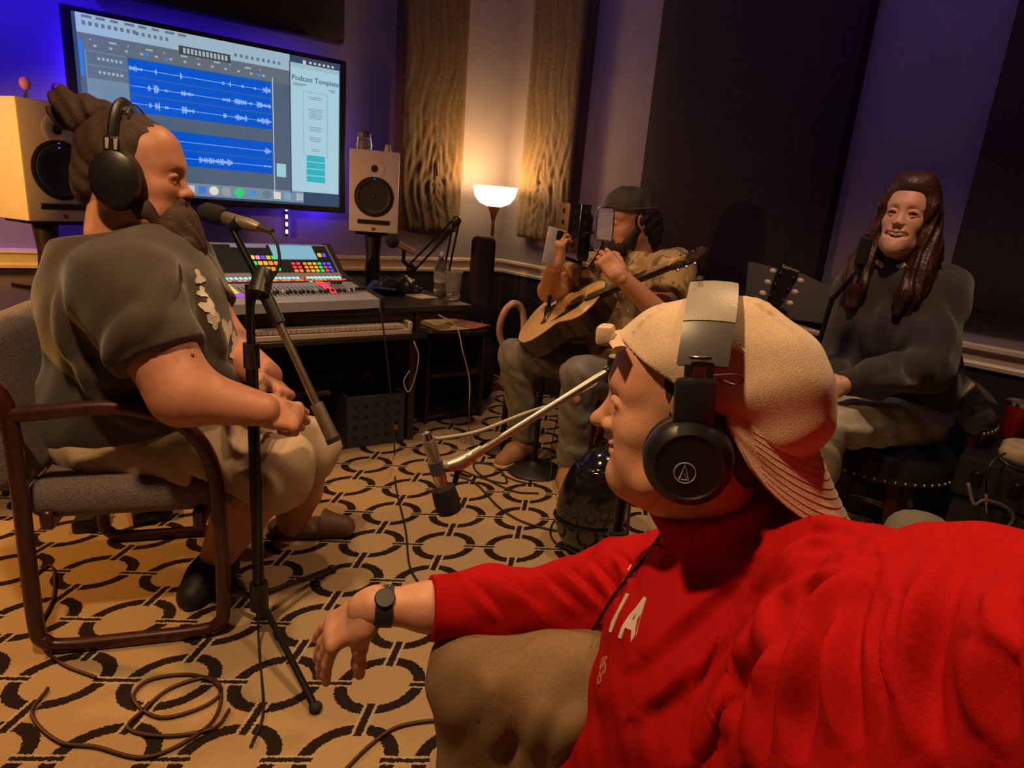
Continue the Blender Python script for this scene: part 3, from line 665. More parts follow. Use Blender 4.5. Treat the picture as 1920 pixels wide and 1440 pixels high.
def drape(V, Q, folds):
    # gathered cloth: every fold is a soft ridge with a steep far side, laid along a line across the garment
    A, B, C = V[Q[:, 0]], V[Q[:, 1]], V[Q[:, 2]]; fn = np.cross(B-A, C-A); N = np.zeros_like(V)
    for k in range(4): np.add.at(N, Q[:, k], fn)
    N /= np.linalg.norm(N, axis=1, keepdims=True)+1e-12; v = V-CAMP; zc = v@C_F; fac = np.clip(-(N*v).sum(1)/np.linalg.norm(v, axis=1)*4, 0, 1)*(zc > .08); zc = np.maximum(zc, .08)
    U = np.stack([960+F_PX*(v@C_R)/zc, 720+F_PX*(v@C_D)/zc], 1); disp = np.zeros(len(U))
    for (pl, w, amp) in folds:
        L = np.array([p[:2] for p in bez([np.array([x, y, 0.]) for x, y in pl], 7)]); sel = np.where((fac > 0) & (U[:, 0] > L[:, 0].min()-5*w) & (U[:, 0] < L[:, 0].max()+5*w) & (U[:, 1] > L[:, 1].min()-5*w) & (U[:, 1] < L[:, 1].max()+5*w))[0]
        if not len(sel): continue
        P = U[sel]; best = np.full(len(sel), 1e9); sd = np.zeros(len(sel)); tt = np.zeros(len(sel)); n = len(L)-1
        for i in range(n):
            a, b = L[i], L[i+1]; e = b-a; l2 = e@e+1e-9; t = np.clip(((P-a)@e)/l2, 0, 1); c = P-(a+t[:, None]*e); d2 = (c**2).sum(1); m = d2 < best
            best[m] = d2[m]; sd[m] = np.sign(e[0]*c[m, 1]-e[1]*c[m, 0])*-1; tt[m] = (i+t[m])/n
        q = np.sqrt(best)*sd/w; tap = np.sin(np.pi*np.clip(tt, .03, .97))**.6
        disp[sel] += 1.75*amp*tap*np.where(q < 0, np.exp(-(q/1.7)**2), np.exp(-(q/.75)**2)-.55*np.exp(-((q-1.5)/.8)**2)*(1-np.exp(-(q/.5)**2)))
    return V+N*(disp*fac)[:, None]
def organic(fields, name, m, parent=None, loc=None, M=None, matfn=None, label=None, folds=None):
    # fields -> one mesh object; fields in local space are carried into the room by M
    Vs, Qs, n = [], [], 0
    for f in (fields if isinstance(fields, (list, tuple)) else [fields]):
        V, Q = f.mesh()
        if M is not None: A = np.array(M); V = V @ A[:3, :3].T + A[:3, 3]
        Vs.append(V); Qs.append(Q+n); n += len(V)
    V = np.vstack(Vs); Q = np.vstack(Qs)
    if folds: V = drape(V, Q, folds)
    off = np.array(LOC.get(parent.name, (0, 0, 0)) if parent else (0, 0, 0), float); base = np.array(loc, float) if loc is not None else off
    me = bpy.data.meshes.new(name); me.vertices.add(len(V)); me.vertices.foreach_set('co', (V-base).astype(np.float32).ravel())
    me.loops.add(len(Q)*4); me.loops.foreach_set('vertex_index', Q.astype(np.int32).ravel()); me.polygons.add(len(Q))
    me.polygons.foreach_set('loop_start', (np.arange(len(Q))*4).astype(np.int32)); me.update(calc_edges=True); me.validate()
    for mm in (m if isinstance(m, (list, tuple)) else [m]): me.materials.append(mm)
    if matfn is not None and len(me.polygons) == len(Q):
        cen = V[Q].mean(1); me.polygons.foreach_set('material_index', np.asarray(matfn(cen)).astype(np.int32))
    me.polygons.foreach_set('use_smooth', np.ones(len(me.polygons), bool))
    o = bpy.data.objects.new(name, me); COL.objects.link(o); o.parent = parent
    o.location = base-off if parent else base
    LOC[o.name] = base
    if label: o['label'] = label
    return o
def rotm(yaw=0, pitch=0, roll=0): return np.array((Matrix.Rotation(yaw, 3, 'Z') @ Matrix.Rotation(pitch, 3, 'X') @ Matrix.Rotation(roll, 3, 'Y')))
# black pouch on the desk
q = LOC['black_bag']; f = Field(q-np.array([.2, .2, .02]), q+np.array([.2, .2, .13]), .005); Rb = rotm(YB)
f.ell(q+np.array([0, .0, .035]), (.115, .07, .045), Rb, .03).ell(q+BX*.06+UPV*.04, (.06, .05, .05), Rb, .03).ell(q-BX*.08+UPV*.02, (.06, .05, .025), Rb, .03).ell(q+BX*.11+UPV*.02, (.04, .06, .03), Rb, .02)
f.warp(lambda x, y, z: .006*np.sin(60*x+25*y)*np.sin(45*y+30*z)+.004*np.sin(90*x-70*z)); f.plane(q+UPV*.001, (0, 0, -1), 0)
organic(f, 'body', mat('black_nylon', (.013, .012, .014), .35, bump=.3, bscale=60), bpy.data.objects['black_bag'])
o = bpy.data.objects['black_bag']; MB(fb(0, 0, 0)); MB().tube(bez([q-BX*.13+UPV*.02, q-BX*.10+BN*.06+UPV*.035, q-BX*.02+BN*.08+UPV*.03], 6), .006, 8).build('strap', mat('blue_strap', (.04, .06, .25), .6), o)
# ================================================================== people: shared builders
def skin_mat(name, col, red=.0):
    m = mat(name, col, .48, var=.07, nscale=55, bump=.12, bscale=420, sss=.0, spec=.4); return m
def axes(fwd, up=(0, 0, 1)):
    y = np.array(fwd, float); y /= np.linalg.norm(y); x = np.cross(y, up); x /= np.linalg.norm(x); z = np.cross(x, y); return x, y, z
def pose(origin, fwd, up=(0, 0, 1), s=1.):
    x, y, z = axes(fwd, up); o = origin
    return Matrix(((x[0]*s, y[0]*s, z[0]*s, o[0]), (x[1]*s, y[1]*s, z[1]*s, o[1]), (x[2]*s, y[2]*s, z[2]*s, o[2]), (0, 0, 0, 1)))
def L2W(M, p): return np.array(M @ Vector(p))
def head_field(h=.003, fat=0., smile=0., laugh=0., ears=True, neck=.2, nr=.056, nose=1., brow=1., neckdir=(0, -.035), chin=1., jaw=1., cheek=1., nosew=1.):
    f = Field((-.115, -.15, -neck-.06), (.115, .155, .155), h)
    f.ell((0, -.018, .036), (.0755, .097, .086), None, .0)
    f.ell((0, .028, -.022), ((.061+fat*.6)*(.5+.5*jaw), .064, .090), None, .035)
    f.chain([((-.052-fat)*(.4+.6*jaw), -.008, -.055), ((-.043-fat)*jaw, .036, -.088), (0, .066, -.103), ((.043+fat)*jaw, .036, -.088), ((.052+fat)*(.4+.6*jaw), -.008, -.055)], [.021, .019, .022, .019, .021], .032)
    for s in (-1, 1):
        f.ell((s*.041*(.3+.7*cheek), .053+.004*smile, -.034+.006*smile), (.025*cheek, .022*cheek, .022), None, .03)
        f.ell((s*.03*jaw, .062, -.07), (.02+fat, .018, .022), None, .025)
    f.chain([(-.047, .060, .022), (-.02, .078, .026), (0, .081, .024), (.02, .078, .026), (.047, .060, .022)], .0095*brow, .022)
    f.ell((0, .045, .056), (.055, .041, .045), None, .03)
    for s in (-1, 1):
        f.ell((s*.0315, .096, .001), (.019, .015, .0125), None, .014, 'sub')
        f.ell((s*.0315, .0705, .0), (.0150, .0150, .0140), None, .004)
        f.chain([(s*.0165, .0795, -.002), (s*.024, .0865, .0050), (s*.032, .0875, .0065), (s*.041, .082, .004), (s*.0475, .073, -.002)], [.0028, .0042, .0046, .0042, .003], .004)
        f.chain([(s*.0165, .0795, -.003), (s*.031, .0845, -.0085), (s*.0475, .073, -.003)], [.0025, .0040, .003], .005)
    f.cone((0, .082, .012), (0, .103*(.6+.4*nose), -.026), .0075, .0095, .014)
    f.ell((0, .105*(.6+.4*nose)+.001, -.031), (.0112*nosew, .0125, .0098*nosew), None, .008)
    for s in (-1, 1):
        f.ell((s*.0125*nosew, .094, -.035), (.0080*nosew, .0105, .0078*nosew), None, .007); f.ell((s*.0065, .0995, -.0425), (.0042, .006, .004), None, .003, 'sub')
    cx = .024+.006*smile; cz = -.064+.006*smile; cy = .073
    if laugh:
        f.ell((0, .082, -.0665), (.0385, .027, .0155), None, .004, 'sub')
        f.chain([(-.039, .058, -.052), (-.018, .0835, -.0545), (0, .0890, -.0570), (.018, .0835, -.0545), (.039, .058, -.052)], [.003, .0048, .005, .0048, .003], .006)
        f.chain([(-.039, .058, -.053), (-.021, .0790, -.077), (0, .0855, -.0835), (.021, .0790, -.077), (.039, .058, -.053)], [.003, .0052, .006, .0052, .003], .006)
    else:
        f.chain([(-cx, cy, cz), (-.009, .0895, -.0575), (0, .0890, -.0585), (.009, .0895, -.0575), (cx, cy, cz)], [.003, .0056, .0052, .0056, .003], .007)
        f.chain([(-cx, cy, cz-.001), (-.010, .0865, -.0705), (0, .0880, -.0715), (.010, .0865, -.0705), (cx, cy, cz-.001)], [.003, .006, .0066, .006, .003], .007)
        f.chain([(-cx, cy+.009, cz), (0, .0985, -.0645), (cx, cy+.009, cz)], .0022, .003, 'sub')
    for s in (-1, 1): f.chain([(s*.018, .083, -.036), (s*.032, .071, -.05), (s*.036, .063, -.066)], (.0020+.001*smile)*(.55 if laugh else 1), .008, 'sub')
    f.ell((0, .077*chin, -.104), (.019, .0155, .015), None, .02)
    if ears:
        for s in (-1, 1):
            f.ell((s*.0785, -.012, .0), (.0085, .021, .031), rotm(s*R_(-22), R_(-12)), .006); f.ell((s*.0865, -.008, .002), (.006, .0115, .018), rotm(s*R_(-22), R_(-12)), .004, 'sub')
    f.cone((0, -.028, -.045), (0, neckdir[1], -neck), nr, nr+.006, .03)
    if fat: f.ell((0, .035, -.108), (.045, .04, .025+fat), None, .03)
    return f
def face_mats(M, skin, lipm=None, laugh=0):
    Mi = np.array(M.inverted())
    if laugh: CH = [[(-.039, .058, -.052), (-.018, .0835, -.0545), (0, .0890, -.0570), (.018, .0835, -.0545), (.039, .058, -.052)], [(-.039, .058, -.053), (-.021, .0790, -.077), (0, .0855, -.0835), (.021, .0790, -.077), (.039, .058, -.053)]]
    else: CH = [[(-.026, .073, -.062), (-.009, .0895, -.0580), (.009, .0895, -.0580), (.026, .073, -.062)], [(-.026, .073, -.063), (0, .0880, -.0715), (.026, .073, -.063)]]
    L = np.array([p for c in CH for p in bez(c, 5)])
    def fn(c):
        p = c @ Mi[:3, :3].T + Mi[:3, 3]; r = np.zeros(len(p), int); n = np.where((np.abs(p[:, 0]) < .04) & (p[:, 1] > .05) & (p[:, 2] < -.045) & (p[:, 2] > -.095))[0]
        if len(n): r[n] = (np.min(np.linalg.norm(p[n][:, None]-L[None], axis=2), axis=1) < (.0050 if laugh else .0064))
        return r
    return fn
M_EYE = mat('eye_white', (.62, .58, .54), .25); M_IRIS = mat('iris_brown', (.035, .02, .012), .15); M_TEETH = mat('teeth', (.88, .82, .72), .3)
def eyes(M, t, look=(0, 0)):
    for s in (-1, 1):
        e = MB(M).ell((s*.0315, .0745, -.001), (.0125, .0125, .0125), 20, 14).build('eye', M_EYE, t, ang=0)
        MB(M).ell((s*.0315+look[0]*.01, .0815, -.001+look[1]*.01), (.0062, .0062, .0062), 14, 10).build('iris', M_IRIS, e, ang=0)
def brows(M, t, m, thick=.0032):
    for s in (-1, 1):
        f = Field((-.06, .05, .005), (.06, .11, .05), .002); f.chain([(s*.012, .0875, .0215), (s*.028, .0855, .0285), (s*.046, .0695, .0245)], [thick, thick*1.1, thick*.5], .003); organic(f, 'eyebrow', m, t, M=M)
def hand_field(curl, side=1, thumb=(.55, .35, .15), spread=.06, h=.0026, fr=1., tuck=0.):
    # local: fingers +y, back of the hand +z, thumb on -x (right hand) when side = 1
    f = Field((-.085, -.05, -.14), (.085, .21, .06), h); s = -side
    f.box((0, .042, -.002), (.037, .046, .0125), None, .012, 0).ell((s*.024, .022, -.012), (.019, .034, .014), None, .015).ell((-s*.024, .026, -.010), (.014, .038, .012), None, .012)
    f.cone((0, -.02, 0), (0, .005, 0), .0255, .0255, .02).ell((0, .08, 0.001), (.036, .016, .012), None, .01)
    bx = [.0285, .0095, -.0095, -.0275]; ln = [(.044, .027, .021), (.048, .031, .022), (.045, .029, .021), (.036, .022, .019)]; rr = [.0092, .0095, .0090, .0080]
    nails = []
    for i in range(4):
        p = np.array([s*bx[i], .083-.006*abs(i-1), 0.]); a = 0.; sp = s*spread*(1.5-i); c = curl[i] if i < len(curl) else curl[-1]
        for j in range(3):
            a += c[j]; d = np.array([math.sin(sp)*math.cos(a), math.cos(sp)*math.cos(a), -math.sin(a)]); q = p+d*ln[i][j]; r0 = rr[i]*fr*(1-.08*j)
            f.cone(p, q, r0, r0*.93, .004); p = q
        nails.append((p, d, a, rr[i]))
    p = np.array([s*.030, .018, -.008]); a = thumb[0]; b = thumb[1]
    for j, l in enumerate((.040, .034, .026)):
        d = np.array([s*math.sin(a)*math.cos(b), math.cos(a)*math.cos(b), -math.sin(b)]); q = p+d*l; f.cone(p, q, (.0150, .0112, .0105)[j]*fr, (.0115, .0105, .0088)[j]*fr, .008); p = q; a -= thumb[2]; b += .12+tuck
    f.thumb = (p, d)
    return f
def hand_pose(wrist, fingers, back): # y along fingers, z back of the hand
    y = np.array(fingers, float); y /= np.linalg.norm(y); z = np.array(back, float); z -= y*(z@y); z /= np.linalg.norm(z); x = np.cross(y, z)
    return Matrix(((x[0], y[0], z[0], wrist[0]), (x[1], y[1], z[1], wrist[1]), (x[2], y[2], z[2], wrist[2]), (0, 0, 0, 1)))
def bounds(pts, pad): P = np.array(pts); return P.min(0)-pad, P.max(0)+pad
def wav(*terms):
    def fn(x, y, z):
        r = 0
        for (a, kx, ky, kz, ph) in terms: r = r+a*np.sin(kx*x+ky*y+kz*z+ph)
        return r
    return fn
def hair_warp(f, amp=.0035, kx=260, ky=40, kz=30): return f.warp(lambda x, y, z: amp*(np.sin(kx*x+9*np.sin(20*z)+ky*y)*.6+np.sin(kx*.6*y+7*np.sin(17*z)+kz*z)*.6))

def noise_patch(name, base, spots, scale, thr=.55, rough=.9):
    # cloth with printed blotches
    m = mat(name, base, rough, var=.12, nscale=200, bump=.3, bscale=400); nt = m.node_tree; b = nt.nodes['Principled BSDF']; tc = nd(nt, 'ShaderNodeTexCoord')
    src = b.inputs['Base Color'].links[0].from_socket
    for i, (c, t) in enumerate(spots):
        n = nd(nt, 'ShaderNodeTexNoise'); n.inputs['Scale'].default_value = scale*(1+.3*i); n.inputs['Detail'].default_value = 2; mp = nd(nt, 'ShaderNodeMapping'); mp.inputs['Location'].default_value = (i*3.1, i*1.7, 0)
        nt.links.new(tc.outputs['Object'], mp.inputs[0]); nt.links.new(mp.outputs[0], n.inputs[0]); g = nd(nt, 'ShaderNodeMath', operation='GREATER_THAN'); g.inputs[1].default_value = t; nt.links.new(n.outputs['Fac'], g.inputs[0])
        x = nd(nt, 'ShaderNodeMix', data_type='RGBA'); nt.links.new(g.outputs[0], x.inputs[0]); nt.links.new(src, x.inputs[6]); x.inputs[7].default_value = (*c, 1); src = x.outputs[2]
    nt.links.new(src, b.inputs['Base Color']); return m
def cut(f, p, n, r, k=.004):
    # trim a field near p on the side n points to
    p = np.array(p, float); n = np.array(n, float)/np.linalg.norm(n); sl, G = f.blk(p-r, p+r)
    if sl is None: return f
    d = (G[0]-p[0])*n[0]+(G[1]-p[1])*n[1]+(G[2]-p[2])*n[2]; f.comb(sl, d.astype(np.float32), k, 'int'); return f
def shoe(t, ank, toe, m, r=.045, sole=None, h=.007, zmin=.002):
    a, b = np.array(ank, float), np.array(toe, float); d = b-a; d[2] = 0; L = np.linalg.norm(d); d /= L
    f = Field(*bounds([a, b, np.array([b[0], b[1], 0]), a-d*.08], .09), h); z = lambda v: v+zmin
    f.chain([np.array([a[0], a[1], a[2]]), np.array([a[0], a[1], z(.05)])], [r*.95, r*.95], .02).chain([np.array([*(a-d*.03)[:2], z(.04)]), np.array([*(a+d*L*.45)[:2], z(.045)]), np.array([*b[:2], z(.03)])], [r*.95, r, r*.8], .035); f.plane((0, 0, zmin), (0, 0, -1), 0)
    cut(f, (a[0], a[1], a[2]+.02), (0, 0, 1), .1); o = organic(f, 'shoe', m, t)
    if sole is not None:
        f = Field(*bounds([np.array([*a[:2], 0]), np.array([*b[:2], .03]), a*[1, 1, 0]-d*.08], .08), h); f.chain([np.array([*(a-d*.035)[:2], z(.02)]), np.array([*(a+d*L*.45)[:2], z(.02)]), np.array([*b[:2], z(.02)])], [r*1.02, r*1.06, r*.9], .02); f.plane((0, 0, z(.022)), (0, 0, 1), 0).plane((0, 0, zmin), (0, 0, -1), 0); organic(f, 'sole', sole, o)
    return o
# ================================================================== lamps
def torchiere(label, top, z, bowl_r, e_in, e_glow):
    t = thing('floor_lamp', label, 'lamp', (top[0], top[1], 0), 'floor lamps'); M = frame((top[0], top[1], 0)); MC = mat('copper_metal', (.30, .115, .04), .35, .7)
    MB(M).lathe([(0, 0), (.13, 0), (.13, .012), (.05, .03), (.018, .05), (.012, .08)], 28).build('base', MC, t)
    MB(M).cyl((0, 0, .06), (0, 0, z-.17), .011, None, 12).build('pole', MC, t)
    MB(M).lathe([(.012, z-.20), (.02, z-.17), (.032, z-.135), (.046, z-.115), (.03, z-.11)], 24).build('socket_cone', MC, t)
    r = bowl_r
    MB(M).lathe([(.03, z-.118), (.32*r, z-.118), (.68*r, z-.098), (.90*r, z-.060), (r, z-.004), (r*.985, z), (.95*r, z-.006), (.86*r, z-.058), (.64*r, z-.092), (.3*r, z-.11)], 40).build('shade', mat('glass_bowl', (.9, .8, .6), .4, emit=(1, .62, .24), estr=e_glow, var=.02), t)
    l = light('bulb', 'POINT', (top[0], top[1], z+.03), e_in, WARM, .045); l.parent = t; l.location = (0, 0, z+.03)
    return t
lp = at(929, 350, 4.1); torchiere('lit copper floor lamp with a glowing bowl in the room corner', lp, float(lp[2]), .137, 15, 9)
# reading lamp left of the armchair: it lights the speaker's side and the bearded man's back
rb = np.array([-2.35, 1.35, 0]); rh = np.array([-2.2, 1.5, 1.40]); rd = np.array([.32, .58, -.75]); rd /= np.linalg.norm(rd)
t = thing('reading_lamp', 'reading floor lamp with a cone shade left of the armchair', 'lamp', rb, 'floor lamps')
MB(frame(rb)).lathe([(0, 0), (.14, 0), (.14, .015), (.02, .03), (0, .03)], 24).build('base', M_BLACKM, t); MB().tube(bez([rb+UPV*.02, rb+UPV*.8, rb+UPV*1.45, rh-rd*.10+UPV*.06, rh-rd*.10], 6), .010, 10).build('pole', M_BLACKM, t)
RM = hand_pose(rh, np.cross(rd, UPV), -rd); MB(RM).lathe([(.025, .10), (.03, .09), (.085, -.02), (.083, -.02), (.027, .088)], 28).build('shade', M_BLACKM, t); MB(RM).ell((0, 0, .045), (.026, .026, .032)).build('bulb_glass', emat('reading_bulb', (1, .6, .25), 4), t)
l = light('reading_beam', 'SPOT', rh-rb+rd*.02, 80, (1, .43, .08), .04, tuple(rd), spot=R_(126), blend=.35); l.parent = t
# ---- upright instrument case by the lamp
b = BW(.70, .12, 0); top = at(908, 441, 3.85); t = thing('instrument_case', 'tall dark instrument case standing in front of the lamp', 'instrument case', (top[0]+.0, top[1]-.02, 0.0))
q = np.array([top[0], top[1], 0]); zt = float(top[2]); f = Field(q-np.array([.2, .2, .02]), q+np.array([.2, .2, zt+.05]), .008)
f.box(q+UPV*(zt*.74), (.072, .05, zt*.26), rotm(R_(20)), .045, 0).box(q+UPV*(zt*.42), (.085, .055, .16), rotm(R_(20)), .05, .08).box(q+UPV*(zt*.17), (.12, .06, zt*.17), rotm(R_(20)), .055, .08)
MCASE = mat('dark_case_fabric', (.018, .014, .013), .8, bump=.3)
organic(f, 'shell', MCASE, t); MB(frame(q, R_(20))).tube([(0, -.062, zt*.5), (.0, -.09, zt*.47), (0, -.09, zt*.40), (0, -.062, zt*.37)], .009, 8).build('handle', M_BLACK, t)
# ================================================================== microphone stands
def tripod(t, b, r, h, yaws, m=M_BLACKM):
    for a in yaws:
        e = b+np.array([math.cos(a)*r, math.sin(a)*r, .012]); MB().cyl(b+UPV*h, e, .0085, None, 8).build('tripod_leg', m, t)
        MB().ell(e, (.016, .016, .012)).build('rubber_foot', M_RUBBER, t)
def xlr(a, b, t, r=.011, nm='plug'): MB().cyl(a, b, r, r*.85, 12).build(nm, M_CHROME, t)
# stand by the bearded man
b = atz(488, 1190, 0); t = thing('microphone_stand', 'black boom microphone stand in front of the person in the armchair', 'microphone stand', b)
cl = at(490, 535, b[1]); hd, ct = at(434, 426, b[1]+.03), at(627, 830, b[1]-.08)
MB().cyl(b+UPV*.10, np.array([b[0], b[1], cl[2]-.16]), .0145, None, 14).build('lower_tube', M_BLACKM, t)
MB().cyl(np.array([b[0], b[1], cl[2]-.20]), np.array([b[0], b[1], cl[2]]), .010, None, 12).build('upper_tube', M_BLACKM, t)
MB().cyl(np.array([b[0], b[1], cl[2]-.20]), np.array([b[0], b[1], cl[2]-.14]), .019, None, 14).build('height_clutch', M_BLACK, t)
MB().cyl(np.array([b[0], b[1], .085]), np.array([b[0], b[1], .16]), .024, None, 14).build('leg_hub', M_BLACK, t)
tripod(t, b+UPV*.0, .34, .12, [math.atan2(*(atz(600, 1345, 0)-b)[[1, 0]]), math.atan2(*(atz(620, 1075, 0)-b)[[1, 0]]), R_(150)])
bm0 = hd+(cl-hd)*.0; gs = cl+(ct-cl)*.12; gr = cl+(ct-cl)*.75
MB().cyl(cl-np.array([0, .02, .02]), cl+np.array([0, .02, .03]), .026, .022, 14).build('boom_clutch', M_BLACK, t)
MB().tube([hd, cl, cl+(ct-cl)*.2], [.008, .010, .010], 10).build('boom_rod', M_BLACKM, t)
MB().tube([cl, cl+(ct-cl)*.24], [.016, .016], 12).build('boom_sleeve', M_BLACK, t)
MB().tube([cl+(ct-cl)*.2, gr], .0095, 10).build('boom_tail', mat('bronze_tube', (.42, .32, .20), .25, .9), t)
MB().tube([gr, ct-(ct-gr)*.12], [.015, .016], 14).build('counterweight', mat('worn_steel', (.26, .21, .16), .4, .7), t)
MB().tube([ct-(ct-gr)*.12, ct], [.017, .016], 14).build('end_cap', M_RUBBER, t)
ma, mb_ = at(390, 398, b[1]+.05), at(500, 432, b[1]+.01); t = thing('boom_microphone', 'black foam tipped microphone at the mouth of the person in the armchair', 'microphone', (ma+mb_)/2)
dv = (mb_-ma)/np.linalg.norm(mb_-ma); MB().tube([ma-dv*.02, ma-dv*.005, ma+dv*.03, ma+dv*.045], [.012, .022, .024, .018], 16).build('windscreen', M_FOAM, t)
MB().tube([ma+dv*.04, ma+dv*.05, ma+dv*.115, mb_-dv*.02], [.012, .015, .0155, .011], 16).build('body', mat('champagne_metal', (.42, .36, .29), .35, .8), t)
xlr(mb_-dv*.03, mb_+dv*.015, t, .0095)
MB().tube([hd, ma+dv*.09], [.012, .019], 12).build('clip', M_BLACK, t)
def cable(name, label, pts, r, m, n=6, group=None):
    P = bez(pts, n); o = MB().tube(P, r, 6).build(name, m, loc=P[0], ang=0); return tag(o, label, 'cable', group)
cb = b+np.array([.012, -.02, 0])
cable('microphone_cable', 'black cable hanging down the stand in front of the armchair', [mb_+dv*.012, at(519, 455, b[1]), at(524, 490, b[1]-.01), at(512, 520, b[1]-.02), at(478, 560, b[1]-.02), at(474, 640, b[1]-.02), at(482, 720, b[1]-.022), cb+UPV*.35, cb+np.array([0, -.02, .03]), atz(494, 1330, .006), atz(470, 1400, .006)], .0035, M_CABLE)
# foreground stand
b = np.array([*at(1157, 1000, 1.22)[:2], 0]); t = thing('microphone_stand', 'black boom microphone stand behind the nose of the person in red', 'microphone stand', b)
cl = at(1150, 690, b[1]); hd = at(885, 855, 1.03); tl = at(1178, 668, b[1]+.03)
MB().cyl(b+UPV*.10, np.array([b[0], b[1], .50]), .0145, None, 14).build('lower_tube', M_BLACKM, t)
MB().cyl(np.array([b[0], b[1], .46]), np.array([b[0], b[1], cl[2]]), .010, None, 12).build('upper_tube', M_BLACKM, t)
MB().cyl(np.array([b[0], b[1], .46]), np.array([b[0], b[1], .54]), .019, None, 14).build('height_clutch', M_BLACK, t)
MB().cyl(np.array([b[0], b[1], .085]), np.array([b[0], b[1], .16]), .024, None, 14).build('leg_hub', M_BLACK, t)
tripod(t, b, .33, .12, [R_(60), R_(175), R_(345)])
MB().cyl(cl-UPV*.03, cl+UPV*.022, .013, .013, 14).build('boom_clutch', M_BLACK, t)
MB().cyl(cl+UPV*.022, cl+UPV*.026, .0115, .010, 14).build('clutch_cap', mat('grey_cap', (.35, .33, .3), .4), t)
MSTEEL = mat('satin_steel', (.58, .53, .46), .3, .95)
MB().tube([hd, cl+(hd-cl)*.04], [.0065, .0075], 12).build('boom_rod', MSTEEL, t)
MB().tube([cl+(hd-cl)*.06, cl+(tl-cl)*1.0], [.010, .010], 12).build('boom_tail', M_BLACKM, t)
MB().cyl(hd+(cl-hd)*-.04, hd+(cl-hd)*.06, .0115, .0095, 12).build('boom_tip', MSTEEL, t)
jt = at(862, 868, 1.02); MB().tube([hd, jt, at(838, 875, 1.01)], [.012, .013, .010], 12).build('clip_joint', mat('dull_steel', (.4, .37, .33), .4, .9), t)
MB().cyl(jt, at(853, 905, 1.02), .006, .005, 10).build('joint_lever', M_BLACK, t)
ma, mb_ = at(838, 940, 1.0), at(803, 824, 1.0); dv = (mb_-ma)/np.linalg.norm(mb_-ma)
t = thing('pencil_microphone', 'silver pencil microphone with black foam tip over the carpet', 'microphone', (ma+mb_)/2)
MB().tube([ma-dv*.022, ma-dv*.019, ma+dv*.0, ma+dv*.026, ma+dv*.030], [.012, .0205, .0225, .0205, .012], 20).build('windscreen', M_FOAM, t)
MB().tube([ma+dv*.028, ma+dv*.040, ma+dv*.042, mb_-dv*.006, mb_], [.0105, .0105, .0115, .0110, .008], 18).build('body', mat('silver_body', (.62, .57, .5), .3, .9), t)
MB().tube([ma+dv*.053, ma+dv*.076], [.0128, .0128], 18).build('clip_band', mat('clip_grey', (.06, .06, .08), .4), t)
MB().tube([ma+dv*.0665, at(838, 875, 1.01)], [.010, .010], 10).build('clip_arm', mat('clip_plastic', (.25, .24, .23), .4), t)
xlr(mb_-dv*.002, mb_+dv*.012, t, .0085)
o = cable('microphone_cable', 'pale cable running from the pencil microphone along the steel boom', [mb_+dv*.01, at(800, 812, 1.0), at(815, 822, 1.01), at(840, 820, 1.02), at(900, 808, 1.05), at(985, 775, 1.12), at(1040, 757, 1.18), at(1110, 725, 1.21), at(1158, 690, 1.21), at(1163, 672, 1.22), np.array([b[0]+.02, b[1]+.01, .6]), np.array([b[0]+.025, b[1]+.01, .2]), np.array([b[0]+.06, b[1]-.05, .006]), np.array([b[0]+.3, b[1]-.25, .006])], .0034, M_CABLEW)
# stand of the guitar player
b = atz(1000, 882, 0); t = thing('microphone_stand', 'round based black microphone stand in front of the guitar player', 'microphone stand', b)
zt = at(1058, 405, b[1])[2]
MB(frame(b)).lathe([(0, 0), (.125, 0), (.13, .008), (.12, .018), (.04, .03), (.02, .05), (0, .05)], 32).build('base', mat('cast_iron', (.02, .017, .016), .5, .3), t)
MB().cyl(b+UPV*.03, b+UPV*.75, .0125, None, 12).build('lower_tube', M_BLACKM, t); MB().cyl(b+UPV*.7, b+UPV*(zt-.05), .009, None, 12).build('upper_tube', M_BLACKM, t)
MB().cyl(b+UPV*.69, b+UPV*.77, .018, None, 12).build('height_clutch', M_BLACK, t)
mc_ = at(1096, 445, b[1]+.02); zc = mc_[2]
MB().tube([b+UPV*(zt-.16), np.array([mc_[0], mc_[1], zc-.11])], .008, 10).build('side_arm', M_BLACKM, t)
t2 = thing('studio_microphone', 'large black studio microphone in a spring cradle before the guitar player', 'microphone', np.array([mc_[0], mc_[1], zc-.1]))
MB(frame(mc_)).lathe([(0, -.10), (.018, -.10), (.025, -.085), (.026, .02), (.027, .022), (.027, .085), (.02, .098), (0, .10)], 20).build('body', M_BLACK, t2)
MB(frame(mc_)).lathe([(.0275, .024), (.0285, .026), (.0285, .08), (.0275, .083)], 20).build('grille', M_BLACKM, t2)
for k in range(2):
    zz = -.05+.07*k; MB(frame(mc_)).tube([(.046*math.cos(a), .046*math.sin(a), zz) for a in np.linspace(0, 6.283, 24, endpoint=False)], .0035, 8, True).build('cradle_ring', M_BLACKM, t2)
    for j in range(6):
        a = j*1.047; MB(frame(mc_)).cyl((.046*math.cos(a), .046*math.sin(a), zz), (.026*math.cos(a+.5), .026*math.sin(a+.5), zz+.02), .0018, None, 5).build('spring_band', M_RUBBER, t2)
